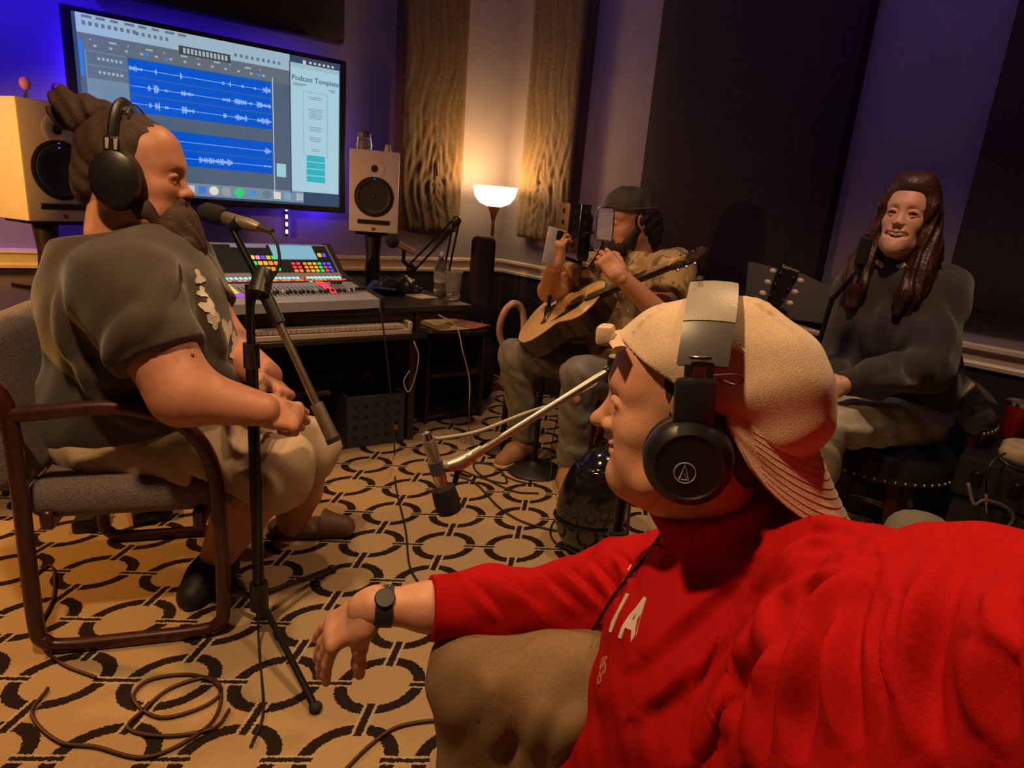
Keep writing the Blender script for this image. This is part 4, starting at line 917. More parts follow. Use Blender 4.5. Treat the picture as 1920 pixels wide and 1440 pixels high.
# folding metal reflection shield behind that microphone
t = thing('reflection_shield', 'shiny folded metal sound shield beside the studio microphone', 'sound shield', b+UPV*(zt-.2))
a0, a1 = at(1052, 380, b[1]-.02), at(1048, 480, b[1]-.02); c0 = at(1112, 385, b[1]-.06); MSH = mat('shield_metal', (.22, .19, .17), .18, .95)
wv = np.array([c0[0]-a0[0], c0[1]-a0[1], 0]); 
for k in range(3):
    p = a0+wv*(k/3)+np.array([0, .02*abs(k-1), 0]); q = a0+wv*((k+.94)/3)+np.array([0, .02*abs(k-.06), 0]); hgt = .20
    G = np.array([[p, p-UPV*hgt], [q, q-UPV*hgt]]); MB().sheet(G, .006).build('shield_panel', MSH if k < 2 else M_BLACKM, t)
    for j in range(4): MB().cyl(p*.5+q*.5-UPV*(.03+.045*j), p*.5+q*.5-UPV*(.03+.045*j)+np.array([0, -.004, 0]), .011, None, 10).build('panel_hole', M_BLACK, t)
# metal pop filter
pf = at(1134, 420, b[1]-.13); t = thing('pop_filter', 'rectangular metal pop filter in front of the guitar player\'s face', 'pop filter', pf-UPV*.1)
PM = frame(pf, R_(25), R_(-4)); MB(PM).box((0, 0, 0), (.075, .004, .125), .0018).build('screen', mat('pop_mesh', (.60, .60, .63), .5, .1, alpha=.92), t)
MB(PM).tube([(.039*sx, 0, .064*sz) for sx, sz in ((-1, -.7), (-1, .7), (-.8, 1), (.8, 1), (1, .7), (1, -.7), (.8, -1), (-.8, -1))], .004, 8, True).build('rim', M_CHROME, t)
MB().tube(bez([pf-UPV*.065, pf-UPV*.11+np.array([-.01, 0, 0]), np.array([mc_[0]+.03, mc_[1], zc-.12]), np.array([mc_[0], mc_[1], zc-.13])], 6), .0045, 8).build('gooseneck', M_BLACKM, t)
cable('microphone_cable', 'thin black cable hanging beside the round based stand', [np.array([mc_[0], mc_[1], zc-.1]), at(1085, 540, b[1]), at(1072, 620, b[1]), at(1060, 720, b[1]), at(1035, 830, b[1]-.03), atz(1030, 900, .006), atz(985, 905, .006), atz(940, 890, .006)], .0032, M_CABLE)
# ================================================================== the bearded man's armchair
a_, c_ = atz(62, 1228, 0), atz(422, 1188, 0); yw = math.atan2(*(c_-a_)[[1, 0]]); CL = float(np.linalg.norm(c_-a_)); CWD = .56
t = thing('armchair', 'wooden sled base armchair with speckled grey upholstery', 'armchair', a_); KM = frame(a_, yw); KMN = np.array(KM)
MWD = mat('red_brown_wood', (.050, .012, .009), .36, var=.35, nscale=14, aniso=(6, 6, 1), coat=.2)
MBC = mat('speckled_boucle', (.17, .135, .14), .95, var=.5, nscale=330, bump=.9, bscale=340)
zA = at(250, 783, 1.38)[2]
for y in (0, CWD):
    MB(KM).tube(bez([(-.05, y, .80), (-.03, y, .72), (.015, y, zA+.02), (.02, y, .45), (.015, y, .10), (.03, y, .035), (.08, y, .018), (CL*.5, y, .016), (CL-.06, y, .018), (CL-.015, y, .035), (CL, y, .09), (CL, y, .36), (CL-.015, y, zA-.13), (CL-.07, y, zA-.04), (CL-.16, y, zA), (.20, y, zA+.01), (.02, y, zA-.005)], 5), .0185, 10, sx=.9).build('side_frame', MWD, t)
for (x, z) in ((.06, .36), (CL-.05, .34)): MB(KM).box((x, CWD/2, z), (.03, CWD-.02, .05), .006).build('cross_rail', MWD, t)
Rk = rotm(yw)
def kp(x, y, z): return np.array(KM @ Vector((x, y, z)))
f = Field(kp(.2, .28, .4)-np.array([.42, .42, .12]), kp(.2, .28, .4)+np.array([.42, .42, .12]), .008)
f.box(kp(CL*.5+.02, CWD/2, .395), (CL*.5+.015, CWD/2-.03, .05), Rk, .045, 0)
organic(f, 'seat_cushion', MBC, t)
f = Field(kp(-.05, .28, .68)-np.array([.4, .42, .34]), kp(-.05, .28, .68)+np.array([.4, .42, .34]), .008); Rk2 = rotm(yw) @ rotm(0, 0, R_(-9))
f.box(kp(-.045, CWD/2, .62), (.05, CWD/2-.03, .20), Rk2, .045, 0)
organic(f, 'back_cushion', MBC, t)
# ================================================================== swivel stool
sc_ = at(1650, 840, 2.20); ST = np.array([sc_[0], sc_[1], 0]); SZ = float(sc_[2])+.035
t = thing('bar_stool', 'leather swivel stool with nailhead trim and wooden legs', 'stool', ST)
MLE = mat('dark_green_leather', (.022, .024, .025), .32, bump=.25, bscale=90, coat=.15); MLW = mat('mahogany', (.10, .030, .015), .35, var=.35, nscale=14, aniso=(6, 6, 1))
SM = frame(ST, R_(225)); r = .235
MB(SM).lathe([(0, SZ+.03), (r*.6, SZ+.026), (r*.9, SZ+.01), (r, SZ-.02), (r*1.0, SZ-.085), (r*.9, SZ-.09), (0, SZ-.09)], 40).build('seat', MLE, t)
for k in range(48):
    a = 2*math.pi*k/48; MB(SM).ell((r*1.005*math.cos(a), r*1.005*math.sin(a), SZ-.075), (.006, .006, .006), 8, 5).build('nail', mat('nailhead', (.5, .45, .36), .3, .9) if k == 0 else bpy.data.materials['nailhead'], t)
for a in (45, 135, 225, 315):
    c, s = math.cos(R_(a)), math.sin(R_(a)); MB(SM).tube([(c*.13, s*.13, SZ-.09), (c*.20, s*.20, .0)], [.028, .020], 8).build('leg', MLW, t)
MB(SM).tube([(.172*math.cos(a), .172*math.sin(a), .17) for a in np.linspace(0, 6.283, 28, endpoint=False)], .010, 8, True).build('foot_ring', M_CHROME, t)
MB(SM).lathe([(0, SZ-.12), (.15, SZ-.12), (.15, SZ-.09), (0, SZ-.09)], 24).build('swivel_plate', M_BLACKM, t)
# arm tips and curved back: stool faces local +x
az = at(1745, 736, 2.28)[2]-.02
for s in (-1, 1):
    MB(SM).box((.03, s*.262, (SZ+az)/2-.02), (.05, .028, az-SZ+.10), .008).build('arm_post', MLW, t)
    G = []
    for i in range(9):
        a = R_(90*s)*(1-.0*i)+s*R_(12*i-18); G.append(((.275)*math.cos(a), (.275)*math.sin(a), az+.0+.01*i/8))
    MB(SM).tube(G, [.028]+[.034]*7+[.03], 12).build('arm_pad', MLE, t)
    for k in range(12):
        p = np.array(G[0])*(1-k/11)+np.array(G[5])*(k/11); p[:2] *= .310/np.linalg.norm(p[:2]); MB(SM).ell((p[0], p[1], az-.015), (.0055,)*3, 8, 5).build('nail', bpy.data.materials['nailhead'], t)
G = np.zeros((22, 10, 3))
for i in range(22):
    a = R_(112+136*i/21)
    for j in range(10):
        q = j/9; rr = .255+.03*q; top_ = .07+.06*math.sin(math.pi*i/21); G[i, j] = (rr*math.cos(a), rr*math.sin(a), az-.02+q*top_)
MB(SM).sheet(G, .045).build('backrest', MLE, t, ang=60)
# ================================================================== crate, hoop, glossy case
a_, c_ = atz(650, 842, 0), atz(757, 828, 0); yw = math.atan2(*(c_-a_)[[1, 0]]); L = float(np.linalg.norm(c_-a_)); hh = at(700, 742, a_[1]+.06)[2]
t = thing('storage_crate', 'dark blue perforated crate under the desk', 'crate', (a_+c_)/2); M = frame(a_, yw); MCR = mat('navy_plastic', (.028, .026, .045), .6, bump=.2)
MB(M).box((L/2, .005, hh/2), (L, .012, hh), .003).build('front_panel', MCR, t); MB(M).box((L/2, .265, hh/2), (L, .012, hh), .003).build('back_panel', MCR, t)
for x in (.006, L-.006): MB(M).box((x, .135, hh/2), (.012, .25, hh), .003).build('side_panel', MCR, t)
MB(M).box((L/2, .135, .01), (L-.02, .25, .012), .002).build('bottom', MCR, t)
for i in range(5):
    for j in range(4): MB(M).cyl((L*(.14+.18*i), -.0025, hh*(.2+.2*j)), (L*(.14+.18*i), .002, hh*(.2+.2*j)), .012, None, 10).build('hole', M_BLACK, t)
MB(M).tube(bez([(L*.3, .13, hh-.005), (L*.42, .13, hh+.055), (L*.5, .13, hh+.075), (L*.6, .13, hh+.03), (L*.72, .13, hh-.005)], 6), .011, 8, sx=1.6).build('handle', mat('crate_handle', (.07, .055, .05), .6), t)
MB(M).box((L*.84, -.003, hh*.32), (.02, .004, .026), .001).build('tag', mat('red_tag', (.4, .07, .04), .6), t)
q = at(960, 612, 3.0); hoop = MB(frame(q, R_(10), R_(6))).tube([(.058*math.cos(a), .012*math.sin(a*2), .112*math.sin(a)) for a in np.linspace(0, 6.283, 40, endpoint=False)], .0165, 12, True)
t = thing('hoop_stand', 'dark stand topped by a pale pink oval hoop behind the guitar player\'s knee', 'hoop stand', (q[0], q[1], 0))
hoop.build('hoop', mat('pale_pink_plastic', (.55, .33, .30), .35, coat=.3), t); MB().cyl((q[0], q[1], .0), (q[0], q[1], q[2]-.10), .015, None, 10).build('post', M_BLACKM, t)
MB(frame((q[0], q[1], 0))).lathe([(0, 0), (.12, 0), (.12, .012), (.02, .03), (0, .03)], 20).build('base', M_BLACKM, t)
q = at(1115, 890, 2.05); q[2] = 0; zc = .235
t = thing('glossy_case', 'glossy black rounded case on the carpet behind the face of the person in red', 'case', q); f = Field(q-np.array([.25, .22, .01]), q+np.array([.25, .22, .5]), .007)
f.ell(q+UPV*.15, (.12, .10, .15), None, 0).ell(q+UPV*.30+np.array([.03, 0, 0]), (.10, .085, .11), None, .12)
organic(f, 'shell', mat('black_lacquer', (.008, .008, .009), .12, coat=.6), t); MB(frame(q)).tube([(.125*math.cos(a), -.005+.105*math.sin(a), .15) for a in np.linspace(0, 6.283, 36, endpoint=False)], .004, 6, True).build('seam', M_BLACKM, t)
# ================================================================== right wall corner: guitar on a stand, music stand
hs = at(1472, 520, 2.46); t = thing('black_guitar', 'guitar with black headstock leaning by the right wall', 'guitar', (hs[0]-.02, hs[1]-.08, 0))
HM = frame(at(1448, 575, 2.44), R_(-20), R_(-12), R_(14)); MGB = mat('gloss_black_wood', (.012, .010, .010), .2, coat=.5)
MB(HM).prism([(-.022, -.01), (.022, -.01), (.030, .03), (.040, .12), (.034, .165), (.010, .18), (-.012, .172), (-.034, .165), (-.040, .12), (-.030, .03)], -.008, .008, Matrix.Rotation(R_(90), 4, 'X')).build('headstock', MGB, t)
for s in (-1, 1):
    for k in range(3):
        MB(HM).cyl((s*.025, -.008, .035+.045*k), (s*.025, -.020, .035+.045*k), .006, .005, 8).build('tuner_post', M_CHROME, t)
        MB(HM).ell((s*.052, .0, .035+.045*k), (.013, .006, .010), 10, 6).build('tuner_knob', mat('cream_knob', (.55, .48, .36), .4) if s+k == -1 else bpy.data.materials['cream_knob'], t)
MB(HM).text('Epiphone', .017, Matrix.Translation((-.03, -.0095, .148)) @ Matrix.Rotation(R_(90), 4, 'X'), .0006).build('logo', mat('logo_gold', (.5, .42, .25), .5), t)
MB(HM).box((0, 0, -.19), (.044, .022, .36), .008).build('neck', MDE, t)
f = Field((-.26, -.1, -.95), (.26, .1, -.3), .008); f.ell((0, 0, -.72), (.19, .05, .17), None, 0).ell((0, 0, -.47), (.14, .05, .13), None, .1); organic(f, 'body', MGB, t, M=HM)
q = np.array([*at(1484, 560, 2.60)[:2], 0]); zt = at(1466, 552, 2.60)[2]
t = thing('music_stand', 'dark grey folding music stand behind the black guitar headstock', 'music stand', q); MMS = mat('grey_sheet_metal', (.014, .012, .011), .5, .2)
MB().cyl(q+UPV*.12, q+UPV*(zt-.03), .010, None, 10).build('pole', M_BLACKM, t); tripod(t, q, .26, .16, [R_(30), R_(150), R_(270)])
MM = frame((q[0], q[1], zt), R_(-22), R_(-20)); MB(MM).prism([(-.17, -.07), (.13, -.13), (.16, .04), (.03, .09), (-.19, .12)], -.002, .002, Matrix.Rotation(R_(90), 4, 'X')).build('desk_plate', MMS, t)
MB(MM).box((-.01, -.02, -.105), (.30, .04, .006), .001).build('ledge', MMS, t)
# ================================================================== case at the right edge with cup, cloth and cables
zt = .55; q = RW(3.19, .36, 0); M = frame(q, YR)
t = thing('equipment_case', 'black ribbed equipment case at the right edge of the room', 'case', q)
MB(M).box((0, 0, zt-.065), (.42, .48, .13), .012, 2).build('lid', M_BLACK, t); MB(M).box((0, 0, (zt-.14)/2), (.40, .46, zt-.14), .01).build('body', M_RUBBER, t)
for k in range(4): MB(M).box((-.15+.10*k, -.243, zt-.065), (.03, .008, .05), .003).build('latch', M_BLACKM, t)
cq = atz(1895, 822, zt+.0005)
t = thing('red_tumbler', 'red steel tumbler with metal rim standing on the black case', 'tumbler', cq)
MB(frame(cq)).lathe([(0, 0), (.030, 0), (.032, .004), (.040, .115), (.040, .118), (0, .118)], 24).build('body', mat('red_enamel', (.35, .012, .010), .3, .3, coat=.4), t)
MB(frame(cq)).lathe([(.0, .118), (.0405, .118), (.0415, .130), (.038, .133), (0, .128)], 24).build('rim', M_CHROME, t)
g = atz(1905, 850, zt+.022); f = Field(g-np.array([.1, .14, .08]), g+np.array([.2, .14, .08]), .005)
f.box(g+np.array([.05, 0, 0]), (.075, .09, .022), rotm(R_(-40)), .02, 0).ell(g+np.array([.07, -.03, .02]), (.06, .05, .02), None, .02); f.warp(lambda x, y, z: .004*np.sin(70*x+40*y)+.003*np.sin(90*y+20*z))
o = organic(f, 'folded_cloth', mat('tan_cloth', (.52, .42, .25), .9, bump=.3, bscale=300), loc=g); tag(o, 'tan folded cloth lying on the black case below the red tumbler', 'cloth')
jk = at(1850, 925, 1.78); t = thing('jack_cable', 'black cable with a gold plug hanging off the black case', 'cable', jk)
MB().tube(bez([at(1885, 850, 1.80), at(1865, 862, 1.76), at(1850, 890, 1.75), jk], 6), .0035, 6).build('cord', M_CABLE, t)
MB().cyl(jk, at(1849, 945, 1.78), .0065, .005, 10).build('plug_sleeve', mat('gold_metal', (.7, .5, .2), .25, 1.), t); MB().cyl(at(1849, 945, 1.78), at(1850, 962, 1.78), .003, .002, 8).build('plug_tip', bpy.data.materials['gold_metal'], t)
cable('coiled_cable', 'grey cable loop hanging at the foot of the black case', [at(1815, 905, 1.78), at(1826, 945, 1.75), at(1845, 938, 1.74), at(1880, 948, 1.74), at(1900, 968, 1.74), at(1890, 990, 1.74)], .0055, mat('grey_rubber', (.13, .12, .12), .5))
cable('black_cable', 'thick black cable coiled on the case beside the cloth', [at(1870, 856, 1.78), at(1895, 875, 1.74), at(1925, 885, 1.74), at(1940, 870, 1.8)], .006, M_CABLE)
# woman's microphone on a boom
m0, m1 = at(1626, 448, 2.02), at(1604, 528, 2.02); t = thing('black_microphone', 'black stick microphone in front of the person on the stool', 'microphone', (m0+m1)/2); dv = (m1-m0)/np.linalg.norm(m1-m0)
MB().tube([m0-dv*.005, m0, m0+dv*.075, m0+dv*.08], [.010, .018, .018, .012], 16).build('windscreen', M_FOAM, t); MB().tube([m0+dv*.075, m1-dv*.012], [.013, .012], 14).build('body', M_BLACK, t); MB().tube([m1-dv*.018, m1+dv*.006], [.0125, .0125], 14).build('band', M_CHROME, t)
q = np.array([*at(1500, 800, 2.0)[:2], 0]); t = thing('microphone_stand', 'black boom microphone stand behind the backwards cap', 'microphone stand', q); cl = q+UPV*.80
MB().cyl(q+UPV*.1, cl, .011, None, 12).build('pole', M_BLACKM, t); tripod(t, q, .28, .13, [R_(60), R_(180), R_(300)])
MB().tube([cl, at(1560, 562, 2.03), m0+dv*.095], [.008, .008, .007], 10).build('boom_rod', M_BLACKM, t); MB().ell(cl, (.02, .02, .024)).build('boom_clutch', M_BLACK, t)
# ================================================================== cables on the floor and under the desk
FL = lambda x, y: atz(x, y, .006)
cable('floor_cable', 'thin dark cable crossing the carpet from the crate towards the watch', [at(712, 575, 2.45), at(722, 640, 2.45), at(735, 760, 2.5), FL(740, 850), FL(742, 910), FL(760, 990), FL(768, 1060), FL(790, 1100)], .0035, M_CABLE)
cable('floor_cable', 'dark cable from the round stand base towards the face', [FL(845, 890), FL(890, 905), FL(940, 955), FL(1000, 985), FL(1090, 1000), FL(1110, 985), FL(1090, 965), FL(1045, 972), FL(1032, 1000), FL(1050, 1025), FL(1090, 1045), FL(1120, 1080)], .004, M_CABLE)
cable('floor_cable', 'dark cable loops around the round stand base', [FL(850, 875), FL(900, 895), FL(950, 905), FL(930, 875), FL(890, 868), FL(900, 890), FL(960, 920), FL(1010, 925)], .004, M_CABLE)
cable('coiled_cable', 'brown cable coiled on the carpet in front of the armchair', [FL(90, 1290), FL(60, 1340), FL(110, 1390), FL(180, 1400), FL(260, 1420), FL(330, 1400), FL(400, 1350), FL(412, 1290), FL(360, 1265), FL(280, 1275), FL(250, 1310), FL(300, 1345), FL(380, 1325), FL(415, 1295), FL(390, 1270), FL(320, 1290), FL(270, 1330), FL(240, 1365), FL(310, 1380), FL(400, 1365), FL(430, 1330)], .0042, mat('brown_cable', (.06, .022, .014), .5))
cable('floor_cable', 'dark cable on the carpet in front of the khaki knee', [FL(640, 1450), FL(690, 1400), FL(740, 1365), FL(800, 1352), FL(870, 1350)], .0042, bpy.data.materials['brown_cable'])
cable('floor_cable', 'dark cable behind the armchair legs', [FL(40, 1100), FL(95, 1060), FL(100, 1120), FL(70, 1190), FL(110, 1240), FL(180, 1270)], .004, bpy.data.materials['brown_cable'])
cable('hanging_cable', 'pale cable hanging from the desk end to the carpet', [at(822, 590, 2.9), at(855, 612, 2.9), at(868, 660, 2.9), at(880, 710, 2.95), at(880, 760, 2.95), atz(879, 805, .006), atz(870, 830, .006)], .0032, M_CABLEW)
cable('hanging_cable', 'grey cable loop hanging under the keyboard', [at(776, 640, 2.8), at(785, 670, 2.8), at(776, 715, 2.8), at(765, 735, 2.8), at(757, 715, 2.8), at(768, 695, 2.82)], .0028, M_CABLEW)

for k, (x, y, la) in enumerate(((168, 985, 'small black foot pedal under the armchair, nearer its back'), (285, 968, 'black foot pedal with a shiny knob under the front of the armchair'))):
    q = atz(x, y, 0); t = thing('foot_pedal', la, 'pedal', q, 'foot pedals'); M = frame(q, R_(20+15*k))
    MB(M).box((0, 0, .022), (.075+.05*k, .12, .044), .008, 2).build('housing', M_BLACK, t); MB(M).box((0, -.02, .050), (.06+.05*k, .075, .012), .004, M=Matrix.Rotation(R_(6), 3, 'X')).build('treadle', M_RUBBER, t)
    MB(M).cyl((.02, .045, .044), (.02, .045, .06), .009, .008, 12).build('knob', M_CHROME, t)
# made-up fixture to go with the added blue wall wash
q = BW(2.75, .50, 2.6); t = thing('added_spotlight', 'small black added spotlight washing the back wall in blue', 'spotlight', q); dd = -BN*.62-UPV*.78
MB().cyl(q, q-UPV*.05, .012, None, 10).build('stem', M_BLACKM, t); e = BW(2.75, .50, 2.52)-dd*.02; MB().cyl(e-dd*.07, e, .03, .035, 16).build('can', M_BLACKM, t)
# ================================================================== person 1: the selfie taker in red
SK1 = skin_mat('skin_fair', (.60, .30, .19)); LIP1 = skin_mat('lips_fair', (.55, .20, .16))
O1 = at(1288, 756, .82); HM1 = pose(O1, (-.955, .27, -.085), (.035, .0, 1.), 1.05)
RS, LS = at(1250, 1080, 1.00), np.array([.415, .63, .765]); NB = np.array([.372, .775, .725])
BEL = at(1340, 1340, .80); F1 = np.array([-.93, .30, 0]); S1 = np.array([.30, .93, 0])   # facing, shoulder axis (towards his right)
R1 = np.array([F1, S1, UPV]).T
RE, RC, WR = at(1075, 1135, 1.0), at(806, 1138, .93), at(704, 1136, .915)
LM = np.array([.41, .455, .848]); LE = np.array([.385, .27, .95]); LH = np.array([.13, -.10, 1.10])
HIPZ = float(BEL[2])-.10; PEL = np.array([BEL[0]+.06, BEL[1], HIPZ])
P1 = thing('person', 'person in a red long sleeved shirt and backwards tan cap taking the picture', 'person', (PEL[0], PEL[1], 0))
hf = head_field(.0027, fat=.007, smile=.6, neck=.145, nr=.056, nose=1.12, neckdir=(0, -.03), ears=False)
HD = hand_pose(WR+np.array([-.012, 0, -.004]), (-.74, .0, -.67), (-.58, -.42, .70))
hnd = hand_field([(.55, .16, .1), (.50, .18, .1), (.38, .18, .1), (.22, .15, .1)], 1, (.16, .62, -.04), .05, .0024, 1.08)
bf = Field(*bounds([RC, WR, RE, RS, NB, LS], .14), .007)
nb = L2W(HM1, (0, -.03, -.15)); bf.chain([RS, RE, RC, WR], [.055, .045, .036, .0290], .03).cone(WR, WR+np.array([-.02, 0, -.008]), .029, .027, .02).chain([nb, NB-UPV*.05], [.058, .07], .03).chain([RS, NB-UPV*.08, LS], [.06, .10, .06], .04)
hb = Field(*bounds([LS, LE, LH], .12), .010); hb.chain([LS, LM, LE, LH], [.06, .05, .045, .03], .02).ell(LH+np.array([-.01, -.04, .03]), (.035, .05, .03), None, .02)
for k in range(4): hb.chain([LH+np.array([-.02, -.07, .01+.02*k]), LH+np.array([-.06, -.08, .015+.02*k]), LH+np.array([-.085, -.06, .015+.02*k])], .009, .005)
def join_local(parts, name, mats, parent, matfns=None):
    Vs, Qs, mi, n = [], [], [], 0
    for (f, M, fn) in parts:
        V, Q = f.mesh()
        if M is not None: A = np.array(M); V = V @ A[:3, :3].T + A[:3, 3]
        mi.append(np.asarray(fn(V[Q].mean(1))).astype(np.int32) if fn else np.zeros(len(Q), np.int32)); Vs.append(V); Qs.append(Q+n); n += len(V)
    class _J:
        def mesh(s): return np.vstack(Vs), np.vstack(Qs)
    allmi = np.concatenate(mi); return organic(_J(), name, mats, parent, matfn=lambda c: allmi if len(c) == len(allmi) else np.zeros(len(c)))
join_local([(hf, HM1, face_mats(HM1, SK1)), (bf, None, None), (hnd, HD, None), (hb, None, None)], 'body', [SK1, LIP1], P1)
eyes(HM1, P1); MBR1 = mat('brown_hair', (.045, .022, .012), .7, var=.4, nscale=200); brows(HM1, P1, MBR1, .0024)
# thumb nail
tp, td = hnd.thumb; MB(HD @ Matrix.Translation(Vector(tp)+Vector(td)*-.001)).ell((-.002, .001, .0065), (.0062, .0078, .003), 12, 8).build('thumb_nail', mat('nail', (.75, .5, .4), .3), P1)
# hair under the cap
f = Field((-.1, -.14, -.12), (.1, .1, .09), .004); f.ell((0, -.02, .03), (.0815, .103, .088), None, 0).ell((0, -.075, -.045), (.062, .045, .055), None, .03)
f.box((0, .06, -.02), (.2, .075, .2), None, .01, .01, 'sub'); f.plane((0, -.02, .045), (0, -.5, 1.), 0); hair_warp(f, .0015); organic(f, 'hair', MBR1, P1, M=HM1)
f = Field((-.1, 0, -.05), (.1, .08, .06), .003)
for s in (-1, 1): pass
for s in (-1, 1):
    f = Field((-.1, 0, -.05), (.1, .08, .06), .003); f.ell((s*.0675, .014, .03), (.006, .014, .05), None, 0); organic(f, 'sideburn', MBR1, P1, M=HM1)
# ---- red shirt: one cloth surface, folds drawn on as ridges
MRED = mat('red_jersey', (.40, .008, .009), .9, var=.10, nscale=420, bump=.2, bscale=900, spec=.05)
sf = Field(*bounds([RC-np.array([.03, 0, .08]), RE, RS, LS, LE, BEL+np.array([.28, -.2, -.22]), BEL+np.array([-.24, .24, 0]), LE+np.array([.02, -.05, 0])], .12), .0041)
CH = (RS+LS)/2+np.array([-.015, 0, -.12]); BK = np.array([.10, 0, 0])
sf.ell(CH, (.150, .205, .20), R1, 0).ell(BEL+np.array([.02, 0, .02]), (.165, .205, .23), R1, .12).ell((CH+BEL)/2+np.array([.09, -.05, 0]), (.17, .19, .22), R1, .1)
sf.chain([RS+np.array([.03, -.04, 0]), (RS*.55+RE*.45)+UPV*.0, RE, RE*.45+RC*.55, RC-(RE-RC)*.25], [.088, .078, .068, .058, .053], .05)
sf.chain([NB, LS, LM, LE, LE*.4+LH*.6], [.085, .086, .094, .086, .07], .045)
sf.chain([RS, NB-UPV*.03, LS], [.07, .08, .08], .05)
sf.chain([LS+np.array([.03, 0, -.06]), LM+np.array([.02, 0, -.10]), BEL+np.array([.20, -.16, .10])], [.08, .09, .11], .12)
sf.chain([LM-UPV*.06, np.array([.40, .42, .74]), np.array([.36, .56, .55])], [.09, .10, .11], .14)
sf.ell(BEL+np.array([-.04, .03, -.15]), (.19, .2, .18), R1, .08)
sf.cone(L2W(HM1, (0, -.028, -.13)), NB-UPV*.02, .074, .095, .03)
FOLD1 = [([(1654, 1018), (1585, 995), (1523, 987), (1457, 1013), (1402, 1060)], 13, 0.006), ([(1647, 1027), (1566, 1018), (1504, 1031), (1446, 1079), (1410, 1115)], 13, 0.006), ([(1621, 1038), (1548, 1046), (1490, 1075), (1453, 1111)], 13, 0.006), ([(1585, 1053), (1512, 1093), (1468, 1144), (1424, 1210), (1380, 1286), (1340, 1367), (1307, 1429)], 17, 0.0105), ([(1497, 1137), (1461, 1195), (1442, 1261), (1424, 1348), (1399, 1429)], 16, 0.0095), ([(1614, 1060), (1559, 1137), (1526, 1210), (1504, 1268), (1486, 1352), (1479, 1432)], 18, 0.0105), ([(1606, 1086), (1585, 1144), (1574, 1202), (1572, 1268), (1577, 1348), (1588, 1414)], 18, 0.0095), ([(1645, 1144), (1641, 1232), (1650, 1341)], 15, 0.005), ([(1683, 1137), (1679, 1232), (1683, 1305)], 15, 0.005), ([(1774, 1046), (1741, 1122), (1719, 1188), (1710, 1268), (1716, 1348), (1734, 1425)], 23, 0.01), ([(1884, 1108), (1873, 1159), (1876, 1217)], 20, 0.006), ([(1395, 1064), (1311, 1137), (1242, 1202), (1198, 1239)], 18, 0.007), ([(1315, 1232), (1256, 1290), (1198, 1337)], 18, 0.007), ([(1840, 1195), (1847, 1286), (1862, 1396)], 24, 0.008), ([(1373, 1173), (1329, 1232), (1286, 1305)], 14, 0.005),
          ([(985, 1068), (1030, 1105), (1085, 1150)], 9, 0.006), ([(1040, 1062), (1085, 1098), (1130, 1142)], 9, 0.007), ([(1100, 1058), (1130, 1090), (1150, 1120)], 8, 0.006), ([(865, 1092), (905, 1130), (935, 1165)], 10, 0.0045), ([(900, 1080), (960, 1110), (1010, 1150)], 10, 0.005), ([(1150, 1045), (1170, 1065), (1178, 1095)], 8, 0.005)]
sf.fold([(1410, 1086), (1380, 1144), (1348, 1210), (1315, 1268), (1298, 1341), (1293, 1425)], .0028, 0, .004, 'sub')
sf.warp(wav((.0016, 40, 25, 55, 0), (.001, -60, 50, 70, 2), (.0008, 110, -40, 90, 1)))
ax_ = (RC-RE)/np.linalg.norm(RC-RE); 
# cuff, neckline
sl, G = sf.blk(RC-.12, RC+.12); d = (G[0]-RC[0])*ax_[0]+(G[1]-RC[1])*ax_[1]+(G[2]-RC[2])*ax_[2]; sf.comb(sl, d.astype(np.float32), .004, 'int')
n0, n1 = L2W(HM1, (0, .06, -.152)), L2W(HM1, (0, -.11, -.105)); nn = np.cross(n1-n0, S1); nn /= np.linalg.norm(nn); nn = nn if nn[2] > 0 else -nn
sl, G = sf.blk(L2W(HM1, (0, -.03, -.12))-.125, L2W(HM1, (0, -.03, -.12))+.125); d = (G[0]-n0[0])*nn[0]+(G[1]-n0[1])*nn[1]+(G[2]-n0[2])*nn[2]; sf.comb(sl, d.astype(np.float32), .006, 'int')
SHIRT1 = organic(sf, 'shirt', MRED, P1, folds=FOLD1)
# cuff edge and collar rib
cr = [RC+.0535*(math.cos(a)*np.cross(ax_, (0, 0, 1.))+math.sin(a)*np.cross(ax_, np.cross(ax_, (0, 0, 1.)))) for a in np.linspace(0, 6.283, 30, endpoint=False)]
# lettering on the chest
def letters(body, px, size, sx, name, m, up_px, depth=.0012, bold=0.):
    # lay flat lettering onto the shirt: project along the chest normal
    a, b = sf.hit(*px[0]), sf.hit(*px[1]); X = (b-a); L = np.linalg.norm(X); X /= L; nrm = sf.grad((a+b)/2)
    Y = np.cross(nrm, X); Y /= np.linalg.norm(Y); Z = np.cross(X, Y)
    cu = bpy.data.curves.new('t', 'FONT'); cu.body = body; cu.size = size; cu.resolution_u = 4; cu.offset = bold; cu.extrude = .0001; ob = bpy.data.objects.new('t', cu); COL.objects.link(ob)
    dg = bpy.context.evaluated_depsgraph_get(); me = bpy.data.meshes.new_from_object(ob.evaluated_get(dg)); bm = bmesh.new(); bm.from_mesh(me)
    bmesh.ops.triangulate(bm, faces=bm.faces[:])
    for _ in range(2): bmesh.ops.subdivide_edges(bm, edges=[e for e in bm.edges if e.calc_length() > size*.12], cuts=1)
    bm.verts.index_update(); V = []
    for v in bm.verts:
        p = a+X*v.co.x*sx+Y*v.co.y; q = sf.hit(0, 0, p+nrm*.12, -nrm); q = p if q is None else q; V.append(q+sf.grad(q)*(.0006+depth*(v.co.z > 0)))
    FF = [tuple(v.index for v in f.verts) for f in bm.faces]; bm.free(); bpy.data.objects.remove(ob); bpy.data.curves.remove(cu); bpy.data.meshes.remove(me)
    return MB().add(V, FF).build(name, m, SHIRT1, ang=0)
